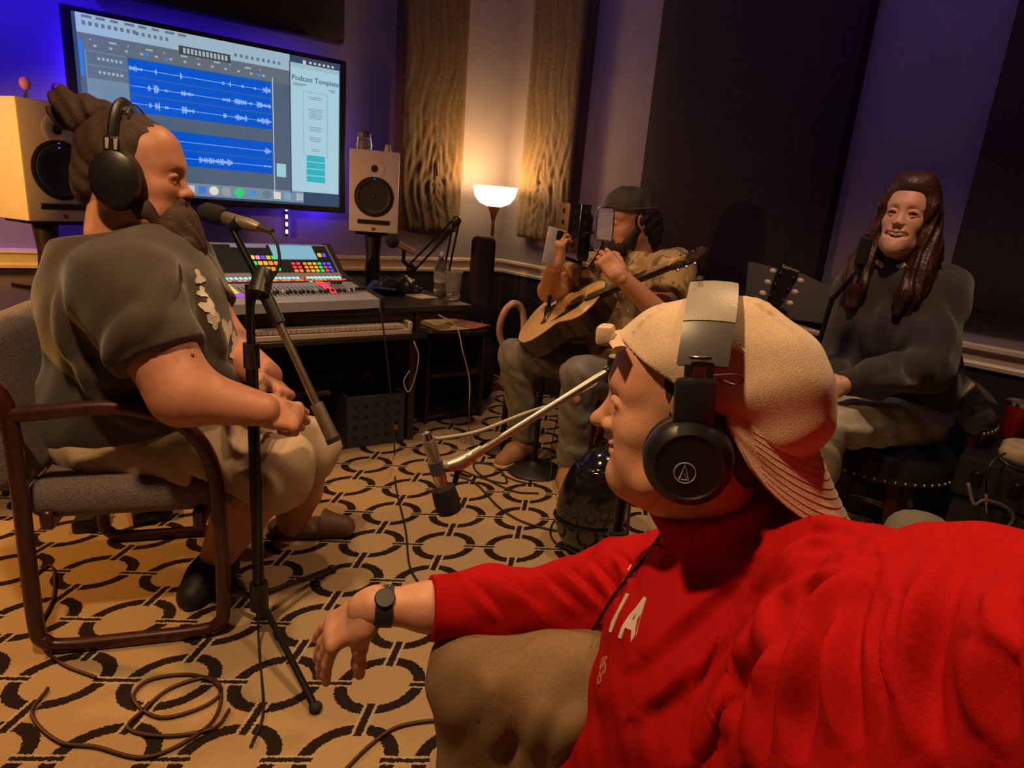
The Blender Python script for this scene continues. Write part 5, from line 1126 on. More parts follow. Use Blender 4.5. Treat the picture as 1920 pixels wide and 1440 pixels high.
MLET = mat('cream_print', (.62, .52, .42), .8); MLET2 = mat('red_script_print', (.42, .16, .10), .8)
# ---- cap
MCAP = mat('cream_fleece', (.62, .47, .33), .95, var=.10, nscale=300, bump=.3, bscale=600, sheen=.4)
cn = np.array([0, .57, -1.]); cn /= np.linalg.norm(cn)
f = Field((-.11, -.19, -.09), (.11, .12, .17), .0028); f.ell((0, -.024, .034), (.0885, .131, .104), None, 0).ell((0, -.10, .0), (.072, .065, .075), None, .05)
for k in range(3):
    a = k*math.pi/3; P = [(.0885*math.cos(a)*math.cos(b)*1.0, -.024+.131*math.sin(a)*math.cos(b), .034+.104*math.sin(b)) for b in np.linspace(.0, math.pi, 26)]; f.chain(P, .0022, .004, 'sub' if 0 else 'add')
f.warp(lambda x, y, z: .0016*np.sin(40*y+60*z+20*x)+.0011*np.sin(85*y-50*z)+.0012*np.sin(30*x+95*z+30*y))
f.plane((0, .085, .083), cn, .002)
CAP = organic(f, 'cap', MCAP, P1, M=HM1)
MB(HM1).ell((0, -.03, .1395), (.009, .009, .005), 14, 8).build('button', MCAP, CAP)
G = np.zeros((25, 10, 3))
for i in range(25):
    a = R_(-84+168*i/24)
    for j in range(10):
        q = j/9; rx, ry = .087, .126; x = rx*math.sin(a); y = -.030-ry*math.cos(a); z0 = .080+(y-.071)*.57+.004
        L = .098*(1-abs(a/R_(86))**3.2)**.6 if abs(a) < R_(86) else 0; s = L*q
        G[i, j] = (x*(1+.10*q), y-s*.40*math.cos(a)-.012*q*q, z0-s*.93-.01*q*q)
MB(HM1).sheet(G, .0045).build('brim', MCAP, CAP, ang=60)
Nn = np.cross(np.gradient(G, axis=0), np.gradient(G, axis=1)); Nn /= np.linalg.norm(Nn, axis=2, keepdims=True)+1e-9; Nn *= np.where(Nn[..., 1:2]*-1 < 0, -1, 1)
for j in range(1, 9): MB(HM1).tube(bez([G[i, j]+Nn[i, j]*.0024 for i in range(2, 23)], 2), .0007, 5).build('stitching', MCAP, CAP)
P = [(x, .083+.010*(1-(x/.055)**2), .080+.004*(1-(x/.055)**2)) for x in np.linspace(-.066, .05, 12)]
MB(HM1).tube([(x, y, z) for x, y, z in P], [.0085]*12, 8, sx=.35, up=(0, 1., 0)).build('strap', MCAP, CAP)
MB(HM1).box((-.030, .102, .088), (.034, .020, .024), .005, 2).build('strap_tab', MCAP, CAP)
# ---- headphones
HP = thing('headphones', 'black headphones worn over the tan cap with a white ring emblem', 'headphones', O1)
MGP = mat('grey_leatherette', (.30, .27, .24), .45, var=.05, bump=.15, bscale=300); MGP2 = mat('dark_grey_leatherette', (.085, .085, .09), .4)
def arch(b): return np.array([.112*math.cos(b), -.012-.010*math.sin(b), .030+.119*math.sin(b)])
def band(b0, b1, wd, th, m, nm, n=22):
    G = np.zeros((n, 5, 3))
    for i in range(n):
        b = b0+(b1-b0)*i/(n-1)
        for j, yy in enumerate((-1, -.6, 0, .6, 1)): p = arch(b); c = np.array([math.cos(b), 0, math.sin(b)]); G[i, j] = p+np.array([0, yy*wd/2, 0])-c*(.0025*yy*yy)
    return MB(HM1).sheet(G, th).build(nm, m, HP, ang=60)
band(R_(45), R_(135), .054, .011, MGP, 'headband_pad'); band(R_(20), R_(44), .052, .013, MGP2, 'headband_cover'); band(R_(136), R_(160), .052, .013, MGP2, 'headband_cover')
MB(HM1).text('audio-technica', .011, Matrix.Translation((.03, -.002, .1575)) @ Matrix.Rotation(R_(180), 4, 'Z') @ Matrix.Rotation(R_(0), 4, 'X'), .0004).build('lettering', MGP2, HP)
for s in (-1, 1):
    sd = 'near' if s < 0 else 'far'
    for k in (-1, 1): MB(HM1).box((s*.1085, -.013+k*.011, .060), (.003, .010, .030), .001).build('slider_wire', M_CHROME, HP)
    MB(HM1).box((s*.1135, -.013, .081), (.004, .024, .0045), .001).build('slider_tab', M_CHROME, HP)
    MB(HM1).box((s*.111, -.010, .028), (.016, .044, .060), .006, 2).build('yoke', M_BLACK, HP)
    CM_ = HM1 @ Matrix.Translation((s*.086, -.006, -.038)) @ Matrix.Rotation(s*R_(90), 4, 'Y') @ Matrix.Rotation(R_(-4)*s, 4, 'X') @ Matrix.Diagonal((.94, .92, 1, 1))
    MB(CM_).lathe([(0, .012), (.050, .010), (.0535, .018), (.054, .026), (.050, .038), (.040, .044), (.038, .0425), (0, .0435)], 48).build('ear_cup', mat('satin_black', (.011, .010, .011), .38) if s < 0 else bpy.data.materials['satin_black'], HP)
    MB(CM_).tube([(.043*math.cos(a), .043*math.sin(a), .008) for a in np.linspace(0, 6.283, 40, endpoint=False)], .0125, 12, True).build('ear_pad', M_RUBBER, HP)
    MB(CM_).tube([(.0535*math.cos(a), .0535*math.sin(a), .022) for a in np.linspace(0, 6.283, 48, endpoint=False)], .0012, 6, True).build('rim_line', mat('rim_grey', (.12, .11, .11), .4) if s < 0 else bpy.data.materials['rim_grey'], HP)
    EM = CM_ @ Matrix.Translation((-.007, .004, .0440)); ML = mat('emblem_white', (.5, .46, .42), .5) if s < 0 else bpy.data.materials['emblem_white']
    MB(EM).tube([(.0125*math.cos(a), .0125*math.sin(a), 0) for a in np.linspace(0, 6.283, 36, endpoint=False)], .0006, 6, True).build('emblem_ring', ML, HP)
    # triangle mark: apex towards local -x (up on the head)
    q = lambda u, v: (v if s < 0 else -v, u, 0)
    tri = [q(-.0048, -.0085), q(0, .0105), q(.0062, -.0085)]
    MB(EM).tube([tri[0], tri[1], tri[2]], .0008, 6).build('emblem_mark', ML, HP); MB(EM).tube([q(-.0028, -.0085), q(.0040, -.0085), q(.0012, .0012), q(-.0028, -.0085)], .0006, 6).build('emblem_mark', ML, HP)
MB(HM1).tube(bez([(-.113, -.028, .063), (-.116, -.050, .066), (-.114, -.058, .060), (-.113, -.050, .054), (-.112, -.034, .058), (-.112, -.028, .050)], 6), .0012, 6).build('signal_wire', mat('dark_red_wire', (.10, .012, .010), .4), HP)
c0_ = L2W(HM1, (-.105, .0, -.090)); pts = [c0_]
for pxy in ((1285, 925), (1262, 968), (1232, 1020), (1205, 1055), (1180, 1085), (1150, 1125), (1120, 1170), (1095, 1215)):
    q = sf.hit(*pxy); pts.append(q+sf.grad(q)*.003 if q is not None else at(*pxy, .84))
pts += [PEL+np.array([-.16, .02, .14]), PEL+np.array([-.2, .1, -.1])]
MB().tube(bez(pts, 5), .0026, 8).build('cord', M_CABLE, HP, ang=0)
# lettering, after the shirt is final
try:
    letters('I', [(1143, 1180), (1160, 1188)], .075, .9, 'print', MLET, None, bold=.003)
    letters('A', [(1163, 1192), (1182, 1202)], .078, .75, 'print', MLET, None, bold=.003)
    letters('C', [(1163, 1098), (1172, 1100)], .05, .9, 'print', MLET, None, bold=.002)
    letters('gs', [(1122, 1268), (1140, 1262)], .055, .6, 'script_print', MLET2, None)
except Exception as ex: print('lettering', ex)
# ---- trousers
MKH = mat('khaki_twill', (.225, .138, .066), .85, var=.12, nscale=260, bump=.35, bscale=600)
K1 = at(893, 1265, .90); HR = PEL+S1*.09+np.array([-.02, 0, .02]); HL = PEL-S1*.10+np.array([-.02, 0, .02]); KL_ = np.array([K1[0]+.16, K1[1]-.56, K1[2]+.02]); A1 = np.array([K1[0]+.03, K1[1]+.02, .10]); A2 = np.array([KL_[0]+.03, KL_[1], .10])
f = Field(*bounds([K1, HR, HL, KL_, A1, A2, PEL+np.array([.12, 0, 0])], .15), .009)
f.ell(PEL, (.15, .20, .13), R1, 0).chain([HR, K1*.5+HR*.5, K1], [.115, .105, .084], .06).chain([K1+np.array([.01, 0, 0]), K1*.5+A1*.5+np.array([.02, 0, 0]), A1], [.085, .092, .080], .02).chain([HL, KL_], [.115, .086], .06).chain([KL_, KL_*.5+A2*.5, A2], [.082, .078, .068], .02)
for pl in ([(985, 1440), (1000, 1380), (1030, 1330)], [(1040, 1440), (1060, 1380), (1090, 1335)], [(935, 1440), (930, 1350), (910, 1260)]): f.fold(pl, .012, .004, .02)
f.chain([K1*.45+HR*.55-UPV*.06, A1*.5+K1*.5+np.array([.10, -.02, 0])], [.09, .10], .06)
f.warp(wav((.002, 30, 40, 45, 0), (.0012, -70, 40, 60, 1))); organic(f, 'trousers', MKH, P1)
MSHO = mat('dark_shoe', (.03, .025, .022), .6)
for A in (A1, A2):
    f = Field(A-np.array([.22, .14, .12]), A+np.array([.14, .14, .08]), .008); f.chain([A+np.array([.03, 0, -.05]), A+np.array([-.10, .02, -.065]), A+np.array([-.16, .03, -.07])], [.045, .04, .034], .03); f.plane((0, 0, .002), (0, 0, -1), 0); organic(f, 'shoe', MSHO, P1)
# ---- watch
WM = WR+(RC-WR)*.16; wd = (RC-WR)/np.linalg.norm(RC-WR); u = np.cross(wd, (0, 0, 1.)); u /= np.linalg.norm(u); v = np.cross(u, wd)
T = thing('wristwatch', 'dark blue strapped watch on the wrist resting over the knee', 'watch', WM)
G = np.array([[WM+(.0335*math.cos(a))*u+(.0315*math.sin(a))*v+wd*q for q in np.linspace(-.014, .014, 5)] for a in np.linspace(0, 6.2832, 40)])
MB().sheet(G, .0035).build('strap', mat('navy_strap', (.018, .018, .035), .5, bump=.4, bscale=300), T, ang=60)
for k in range(3):
    for j in (-1, 1): p = WM-u*.022*0+(-u*math.cos(1.1+.35*k)+v*math.sin(1.1+.35*k))*.0345+wd*.006*j; MB().ell(p, (.002, .002, .002), 8, 5).build('stud', M_CHROME, T)
wa = 4.1; MB(hand_pose(WM+(-u*math.cos(.35)*1-v*math.sin(.35))*.0350, wd, -u*math.cos(.35)-v*math.sin(.35))).box((0, 0, 0), (.026, .020, .005), .0015).build('buckle', M_CHROME, T)
MB(hand_pose(WM+(v*.80+u*.55)*.0345, wd, v*.80+u*.55)).lathe([(0, -.003), (.016, -.003), (.017, .001), (.015, .004), (0, .004)], 24).build('watch_case', M_BLACK, T)
# ---- low seat under him
T = thing('low_armchair', 'grey green upholstered low seat under the person in red', 'armchair', (PEL[0]+.03, PEL[1], 0)); MGG = mat('grey_green_fabric', (.14, .14, .11), .9, var=.2, nscale=200, bump=.4, bscale=300)
zs = max(.16, PEL[2]-.13); MB(frame((PEL[0]+.04, PEL[1], 0), math.atan2(S1[1], S1[0])-R_(90))).box((0, 0, zs/2+.02), (.50, .60, zs-.04), .05, 4).build('seat', MGG, T)
bp_ = at(1655, 1010, .98); MB(frame((PEL[0]+.30, PEL[1]+.05, 0), math.atan2(S1[1], S1[0])-R_(90))).box((0, 0, bp_[2]/2), (.12, .62, bp_[2]), .05, 4).build('backrest', MGG, T)
# ================================================================== person 2: bearded man with a hair bun
SK2 = skin_mat('skin_ruddy', (.50, .225, .145)); LIP2 = skin_mat('lips_ruddy', (.42, .15, .12))
F2 = np.array([.957, .29, 0]); S2 = np.array([.29, -.957, 0])     # facing, towards his right (near) side
R2 = np.array([F2, S2, UPV]).T
O2 = at(258, 325, 1.64); HM2 = pose(O2, (.965, .20, -.06), (-.05, 0, 1.), 1.10)
HIP2 = kp(.17, .315, .50); NS, FS = at(235, 545, 1.42), at(330, 500, 1.86)
NE, NW, NH = at(345, 738, 1.37), at(492, 768, 1.40), at(530, 772, 1.41)
FE, FW = at(420, 650, 1.80), at(500, 705, 1.62)
CH2 = (NS+FS)/2+np.array([-.02, 0, -.06]); BE2 = at(285, 690, 1.66)
KN, KF_ = at(525, 872, 1.60), at(575, 842, 1.86); AN, AF = at(405, 1050, 1.70), at(545, 990, 2.02)
P2 = thing('person', 'person in a dark grey T-shirt and shorts sitting in the wooden armchair', 'person', (HIP2[0], HIP2[1], 0))
hf = head_field(.0035, fat=.008, smile=1., neck=.14, nr=.066, ears=False)
bf = Field(*bounds([NS, FS, NE, NW, FE, FW, NH], .13), .008); nb2 = L2W(HM2, (0, -.03, -.12))
bf.chain([nb2, CH2+UPV*.12], [.075, .10], .03).chain([NS, NE], [.088, .072], .03).chain([NE, NW], [.068, .040], .03).chain([FS, FE], [.085, .07], .03).chain([FE, FW], [.066, .04], .03).chain([NS, CH2+UPV*.05, FS], .09, .05)
lf = Field(*bounds([KN, KF_, AN, AF], .14), .009); lf.chain([KN, KN*.5+AN*.5+np.array([-.02, 0, 0]), AN], [.078, .075, .048], .02).chain([KF_, KF_*.5+AF*.5, AF], [.078, .075, .048], .02)
HN = hand_pose(NW, NH-NW+np.array([0, .01, -.01]), (.1, -.75, .65)); hn = hand_field([(.9, 1.2, .8), (.95, 1.25, .8), (1., 1.25, .8), (1.05, 1.2, .8)], 1, (.3, .7, .2), .02, .0032, 1.12)
HF = hand_pose(FW, (.72, -.45, -.35), (.3, .35, .85)); hf2 = hand_field([(.8, 1., .6), (.9, 1.1, .7), (.95, 1.15, .7), (1., 1.1, .7)], -1, (.4, .6, .2), .03, .0034, 1.12)
join_local([(hf, HM2, face_mats(HM2, SK2)), (bf, None, None), (lf, None, None), (hn, HN, None), (hf2, HF, None)], 'body', [SK2, LIP2], P2)
eyes(HM2, P2); MHR2 = mat('brown_hair_matte', (.050, .024, .014), .75, var=.45, nscale=160, bump=.5, bscale=240, aniso=(6, 1, 1)); brows(HM2, P2, MHR2, .004)
q = NS*.25+NE*.75+np.array([0, -.0, 0]); q = bf.hit(360, 667); 
if q is not None: MB().ell(q, (.005, .004, .005), 8, 6).build('mole', mat('mole_brown', (.10, .03, .02), .7), P2)
f = Field((-.11, -.2, -.13), (.11, .12, .17), .0042); f.ell((0, -.022, .040), (.083, .102, .090), None, 0).ell((0, -.09, -.03), (.065, .04, .06), None, .03)
f.box((0, .105, -.06), (.2, .075, .135), None, .02, .02, 'sub'); f.box((0, .04, -.12), (.2, .10, .09), None, .02, .02, 'sub'); hair_warp(f, .0018); organic(f, 'hair', MHR2, P2, M=HM2)
f = Field((-.1, -.24, .0), (.1, .02, .22), .0042); f.ell((0, -.105, .105), (.042, .048, .040), None, 0).ell((.012, -.135, .125), (.026, .03, .028), None, .015).ell((-.015, -.075, .122), (.024, .034, .022), None, .015).ell((-.01, -.15, .095), (.02, .03, .02), None, .02).cone((0, -.08, .08), (0, -.10, .10), .025, .03, .02)
f.warp(lambda x, y, z: .005*np.sin(95*x+60*z)*np.sin(80*y+30*x)+.003*np.sin(190*y+120*z)); organic(f, 'hair_bun', MHR2, P2, M=HM2)
f = Field((-.11, -.04, -.27), (.11, .18, .0), .0042)
f.chain([(-.066, .0, -.035), (-.058, .035, -.075), (-.03, .07, -.098), (0, .08, -.105), (.03, .07, -.098), (.058, .035, -.075), (.066, .0, -.035)], [.014, .022, .028, .03, .028, .022, .014], .02)
f.chain([(0, .075, -.10), (0, .088, -.15), (0, .075, -.205)], [.05, .052, .03], .03).ell((0, .055, -.15), (.062, .05, .055), None, .04)
f.chain([(-.030, .077, -.060), (-.015, .094, -.050), (0, .098, -.048), (.015, .094, -.050), (.030, .077, -.060)], [.006, .0065, .006, .0065, .006], .008)
f.chain([(-.03, .078, -.06), (-.034, .075, -.085)], .008, .01).chain([(.03, .078, -.06), (.034, .075, -.085)], .008, .01)
hair_warp(f, .0032, 300, 60, 50); organic(f, 'beard', MHR2, P2, M=HM2)
# ---- T-shirt
MTS = mat('grey_olive_jersey', (.046, .034, .025), .9, var=.12, nscale=350, bump=.2, bscale=700, sheen=.25)
sf2 = Field(*bounds([NS, FS, HIP2, CH2, BE2, BE2+F2*.18, HIP2-F2*.22, NE, FE], .17), .0075)
sf2.ell(CH2+F2*.0-UPV*.02, (.185, .225, .215), R2, 0).ell(BE2+F2*-.01, (.235, .215, .22), R2, .10).ell(HIP2+np.array([-.02, 0, .03]), (.235, .20, .15), R2, .08).ell(CH2-F2*.10+UPV*.02, (.13, .20, .17), R2, .08)
sf2.chain([NS, NS*.35+NE*.65], [.112, .100], .07).chain([FS, FS*.4+FE*.6], [.11, .098], .06).chain([NS, CH2+UPV*.10, FS], [.09, .11, .09], .06).cone(nb2, CH2+UPV*.1, .085, .12, .04)
cut(sf2, NS*.36+NE*.64, NE-NS, .14); cut(sf2, FS*.42+FE*.58, FE-FS, .13)
for pl in ([(330, 480), (300, 560), (250, 640)], [(250, 590), (210, 650), (200, 720)], [(380, 560), (400, 620), (420, 660)], [(110, 560), (130, 640), (170, 700)], [(150, 690), (200, 760), (280, 800)], [(420, 690), (440, 740), (430, 790)]): sf2.fold(pl, .012, .005, .03)
c_n = L2W(HM2, (0, -.03, -.125)); cut(sf2, c_n, F2*-.25+UPV, .15, .006)
sf2.warp(wav((.003, 22, 18, 26, 0), (.0015, -50, 30, 45, 1))); sf2.plane((0, 0, .40), (0, 0, -1), .01)
SH2 = organic(sf2, 'shirt', MTS, P2)
MPR = mat('white_flower_print', (.62, .56, .50), .85, var=.2)
for i, (x, y, r) in enumerate(((372, 520, .018), (378, 548, .014), (392, 575, .02), (402, 600, .018), (425, 618, .028), (440, 640, .026), (452, 655, .02), (436, 662, .018), (462, 690, .018), (455, 705, .013))):
    c = sf2.hit(x, y)
    if c is None: continue
    n = sf2.grad(c); u = np.cross(n, UPV); u /= np.linalg.norm(u); v = np.cross(n, u); V = [c+n*.002]
    for k in range(20):
        a = 6.283*k/20; rr = r*(1+.3*math.sin(3*a+i)+.18*math.sin(5*a+2*i)); p = c+rr*(math.cos(a)*u+math.sin(a)*v); d = sf2.val(p); g = sf2.grad(p); V.append(p-g*d+g*.002)
    MB().add(V, [(0, 1+k, 1+(k+1) % 20) for k in range(20)]).build('print', MPR, SH2, ang=0)
# ---- shorts
MSHT = mat('beige_canvas', (.50, .38, .27), .9, var=.1, nscale=250, bump=.25, bscale=500)
HN2, HF2_ = HIP2+S2*.11-UPV*.03, HIP2-S2*.13-UPV*.03
f = Field(*bounds([HN2, HF2_, KN, KF_, HIP2-F2*.15], .15), .008); f.ell(HIP2-UPV*.02, (.2, .205, .12), R2, 0).chain([HN2, HN2*.45+KN*.55, KN+(AN-KN)*.16+np.array([.01, 0, 0])], [.105, .102, .100], .04).ell(KN, (.097, .097, .097), None, .03).chain([HF2_, HF2_*.45+KF_*.55, KF_+(KF_-HF2_)*.0], [.115, .108, .098], .05)
cut(f, KN+(AN-KN)*.17, AN-KN, .14); f.ell(KF_, (.095, .095, .095), None, .03)
for pl in ([(440, 880), (470, 900), (480, 925)], [(500, 885), (515, 905), (520, 925)]): f.fold(pl, .008, .003, .015)
f.warp(wav((.003, 30, 40, 35, 0), (.002, 60, -30, 50, 2))); f.plane((0, 0, .405), (0, 0, -1), .004) if False else None
organic(f, 'shorts', MSHT, P2)
MSH2 = mat('black_sneaker', (.015, .013, .013), .6); MSOL = mat('white_sole', (.4, .36, .32), .6)
shoe(P2, AN, atz(360, 1118, .03), MSH2, .052, None); d_ = F2*.2
shoe(P2, AF, AF+F2*.19-np.array([0, .03, 0]), mat('brown_shoe', (.14, .075, .05), .6), .050, None)
for k in range(2): MB().tube(bez([AN*[1, 1, 0]+np.array([-.06+.03*k, -.058, .05]), AN*[1, 1, 0]+np.array([-.035+.03*k, -.062, .03])], 4), .006, 6).build('stripe', MSOL, P2)
# ---- his headphones
HP = thing('headphones', 'black headphones worn by the person in the armchair', 'headphones', O2)
P = [(.098*math.cos(b), -.012-.012*math.sin(b), .012+.125*math.sin(b)) for b in np.linspace(R_(2), R_(178), 26)]
MB(HM2).tube(P, [.008]+[.0095]*24+[.008], 10, sx=1.9, up=(0, 1., 0)).build('headband', M_BLACK, HP)
P = [(.106*math.cos(b), .010-.012*math.sin(b), .014+.127*math.sin(b)) for b in np.linspace(R_(55), R_(125), 14)]; MB(HM2).tube(P, .003, 8).build('headband_wire', M_CHROME, HP)
for s in (-1, 1):
    CM_ = HM2 @ Matrix.Translation((s*.080, -.008, -.018)) @ Matrix.Rotation(s*R_(90), 4, 'Y') @ Matrix.Diagonal((1.22, 1, 1, 1))
    MB(CM_).lathe([(0, .012), (.046, .010), (.050, .018), (.047, .034), (.034, .042), (0, .043)], 40).build('ear_cup', bpy.data.materials['satin_black'], HP)
    MB(CM_).tube([(.040*math.cos(a), .040*math.sin(a), .008) for a in np.linspace(0, 6.283, 36, endpoint=False)], .0125, 12, True).build('ear_pad', M_RUBBER, HP)
    MB(HM2).box((s*.108, -.012, .048), (.012, .030, .040), .004).build('yoke', M_BLACK, HP)
    for k in (-1, 1): MB(HM2).box((s*.1155, -.010+k*.008, .052), (.003, .007, .022), .001).build('slider_mark', MSOL, HP)
# ================================================================== person 3: guitar player
SK3 = skin_mat('skin_tan', (.50, .24, .14)); LIP3 = skin_mat('lips_tan', (.36, .13, .10))
O3 = at(1178, 415, 2.80); HM3 = pose(O3, (-.90, -.36, -.14), (0, 0, 1), 1.08); F3 = np.array([-.78, -.62, 0]); F3 /= np.linalg.norm(F3); S3 = np.cross(F3, UPV)   # S3: his right
R3 = np.array([F3, -S3, UPV]).T
LS3, RS3 = at(1262, 510, 2.66), at(1128, 505, 2.98); CH3 = (LS3+RS3)/2-UPV*.10; HIP3 = np.array([CH3[0]+.02, CH3[1]+.02, .50])
LE3, LW3 = at(1238, 590, 2.45), at(1160, 515, 2.42); RE3, RW3 = at(1030, 545, 2.82), at(1040, 495, 2.62)
LK, RK = at(1088, 705, 2.52), at(968, 668, 2.78); LA3, RA3 = np.array([*atz(1070, 868, .10)[:2], .10]), np.array([*atz(985, 822, .10)[:2], .10])
P3 = thing('person', 'person in a patterned tan shirt and dark cap playing guitar by the wall', 'person', (HIP3[0], HIP3[1], 0))
hf = head_field(.0040, fat=.004, neck=.14, nr=.060)
bf = Field(*bounds([LS3, RS3, LE3, RE3, LW3, RW3], .12), .008); nb3 = L2W(HM3, (0, -.03, -.12)); bf.chain([nb3, CH3+UPV*.14], [.062, .09], .03).chain([LS3, LE3], [.065, .050], .03).chain([LE3, LW3], [.048, .030], .02).chain([RS3, RE3], [.065, .050], .03).chain([RE3, RW3], [.048, .030], .02)
ND = at(1320, 470, 2.40)-at(1000, 600, 2.90); ND /= np.linalg.norm(ND)
HLM = hand_pose(LW3, (-.62, .35, .62), (-.2, -.75, .45)); hl = hand_field([(.7, .9, .6), (.75, .95, .6), (.8, 1., .6), (.85, 1., .6)], -1, (.5, .5, .2), .06, .0038)
HRM = hand_pose(RW3, (.0, -.12, .98), (-.55, -.75, 0)); hr = hand_field([(.75, .8, .5)]*4, 1, (.35, .5, .15), .02, .0038)
join_local([(hf, HM3, face_mats(HM3, SK3)), (bf, None, None), (hl, HLM, None), (hr, HRM, None)], 'body', [SK3, LIP3], P3)
eyes(HM3, P3); MHR3 = mat('black_brown_hair', (.020, .011, .008), .8, var=.4, nscale=160, bump=.6, bscale=200); brows(HM3, P3, MHR3, .004)
f = Field((-.12, -.17, -.16), (.12, .12, .10), .005); f.ell((0, -.035, .01), (.088, .098, .085), None, 0).ell((0, -.085, -.055), (.07, .05, .06), None, .04); f.box((0, .115, -.02), (.2, .10, .2), None, .01, .015, 'sub'); f.plane((0, 0, .05), (0, -.2, 1), 0); f.warp(lambda x, y, z: .007*np.sin(130*x+60*z)*np.sin(110*y+90*z)); organic(f, 'hair', MHR3, P3, M=HM3)
f = Field((-.1, -.03, -.22), (.1, .15, .0), .005); f.chain([(-.064, .0, -.03), (-.055, .035, -.075), (0, .078, -.10), (.055, .035, -.075), (.064, .0, -.03)], [.016, .028, .036, .028, .016], .02).ell((0, .065, -.125), (.055, .045, .05), None, .03).chain([(-.028, .078, -.058), (0, .096, -.048), (.028, .078, -.058)], .0075, .008); hair_warp(f, .004); organic(f, 'beard', MHR3, P3, M=HM3)
MCP3 = mat('dark_olive_cap', (.060, .052, .036), .85, bump=.3, bscale=500); f = Field((-.12, -.17, .0), (.12, .14, .17), .0042); f.ell((0, -.018, .042), (.088, .113, .088), None, 0).ell((0, .04, .075), (.07, .05, .05), None, .03); f.warp(lambda x, y, z: .0025*np.sin(60*x+45*y+30*z)+.0015*np.sin(110*y+60*z)); f.plane((0, .08, .046), (0, .12, -1), .003)
CP3 = organic(f, 'cap', MCP3, P3, M=HM3); P = [(.0885*math.cos(a), -.018+.1135*math.sin(a), .050+.012*math.sin(a)*.5) for a in np.linspace(0, 6.283, 40, endpoint=False)]; MB(HM3).tube(P, .0035, 8, True).build('band', mat('cap_band', (.10, .085, .05), .85), CP3)
MSH3 = noise_patch('camo_tan_shirt', (.40, .27, .11), [((.20, .14, .065), .55), ((.50, .37, .18), .60)], 14)
f = Field(*bounds([LS3, RS3, LE3, RE3, HIP3-UPV*.02, CH3+F3*.2, CH3-F3*.2], .15), .008)
f.ell(CH3-UPV*.03, (.155, .21, .21), R3, 0).ell(HIP3+UPV*.13, (.185, .215, .19), R3, .1).chain([LS3, LS3*.3+LE3*.7], [.09, .083], .06).chain([RS3, RS3*.3+RE3*.7], [.09, .083], .06).chain([LS3, CH3+UPV*.13, RS3], [.08, .09, .08], .05).cone(nb3+UPV*-.02, CH3+UPV*.12, .072, .11, .03)
cut(f, LS3*.32+LE3*.68, LE3-LS3, .12); cut(f, RS3*.32+RE3*.68, RE3-RS3, .12); cut(f, nb3-UPV*.01, F3*-.35+UPV, .13); f.plane((0, 0, .46), (0, 0, -1), .01)
for pl in ([(1230, 520), (1250, 560), (1290, 580)], [(1190, 560), (1230, 600), (1270, 610)], [(1120, 620), (1160, 630), (1200, 650)], [(1200, 480), (1180, 520), (1165, 560)]): f.fold(pl, .013, .005, .025)
f.warp(wav((.004, 30, 25, 35, 0), (.002, 70, -40, 50, 1))); s3 = organic(f, 'shirt', MSH3, P3)
MB().tube([nb3+F3*.075-UPV*.02+S3*.05, nb3+F3*.11-UPV*.07+S3*.02, nb3+F3*.09-UPV*.02-S3*.03], [.012]*3, 6, sx=.4).build('collar', MSH3, s3)
MJ3 = mat('faded_grey_jeans', (.17, .165, .16), .9, var=.25, nscale=30, bump=.35, bscale=500)
f = Field(*bounds([HIP3, LK, RK, LA3, RA3], .15), .009); f.ell(HIP3-UPV*.0, (.17, .20, .12), R3, 0).chain([HIP3-S3*.09, LK], [.105, .080], .05).chain([HIP3+S3*.09, RK], [.105, .080], .05).chain([LK, LK*.5+LA3*.5, LA3], [.080, .070, .062], .02).chain([RK, RK*.5+RA3*.5, RA3], [.080, .072, .064], .02)
for pl in ([(1000, 660), (1030, 680), (1060, 690)], [(1090, 690), (1110, 720), (1100, 760)], [(960, 700), (990, 720), (1000, 760)], [(1065, 760), (1085, 790), (1105, 780)], [(1070, 840), (1085, 850), (1100, 845)]): f.fold(pl, .012, .005, .02)
f.warp(wav((.003, 35, 30, 40, 0), (.002, 80, -40, 60, 1))); cut(f, LA3, (0, 0, -1), .12); cut(f, RA3, (0, 0, -1), .12); j3 = organic(f, 'jeans', MJ3, P3)
q = f.hit(1082, 748)
if q is not None: n = f.grad(q); MB().ell(q+n*.001, (.016, .012, .020), 12, 8).build('knee_rip', SK3, j3)
MBT = mat('tan_suede', (.28, .15, .075), .85, bump=.3); MBS = mat('pale_sole', (.4, .3, .2), .7); shoe(P3, RA3+UPV*.02, RA3+np.array([-.10, -.14, -.07]), MBT, .048, MBS); shoe(P3, LA3+UPV*.02, LA3+np.array([-.02, -.16, -.07]), MBT, .048, MBS)
# ---- stool he sits on
t = thing('wooden_stool', 'plain wooden stool hidden under the guitar player', 'stool', (HIP3[0], HIP3[1], 0)); MB(frame((HIP3[0], HIP3[1], 0))).lathe([(0, .375), (.17, .375), (.18, .39), (.17, .405), (0, .405)], 28).build('seat', MLW, t)
for a in (45, 135, 225, 315): MB(frame((HIP3[0], HIP3[1], 0))).tube([(.11*math.cos(R_(a)), .11*math.sin(R_(a)), .38), (.17*math.cos(R_(a)), .17*math.sin(R_(a)), 0)], .017, 8).build('leg', MLW, t)
# ---- phone in his right hand
ph = at(1037, 462, 2.60); t = thing('smartphone', 'pale smartphone held up by the guitar player', 'phone', ph); PM = frame(ph, R_(28), R_(-6), R_(10)); MB(PM).box((0, 0, 0), (.072, .009, .145), .004, 2).build('case_shell', mat('pale_phone', (.45, .42, .42), .35), t)
MB(PM).box((.018, -.006, .048), (.03, .003, .035), .001).build('camera_bump', M_BLACK, t); MB(PM).box((0, .0052, 0), (.066, .001, .138), .0003).build('display', M_BLACK, t)
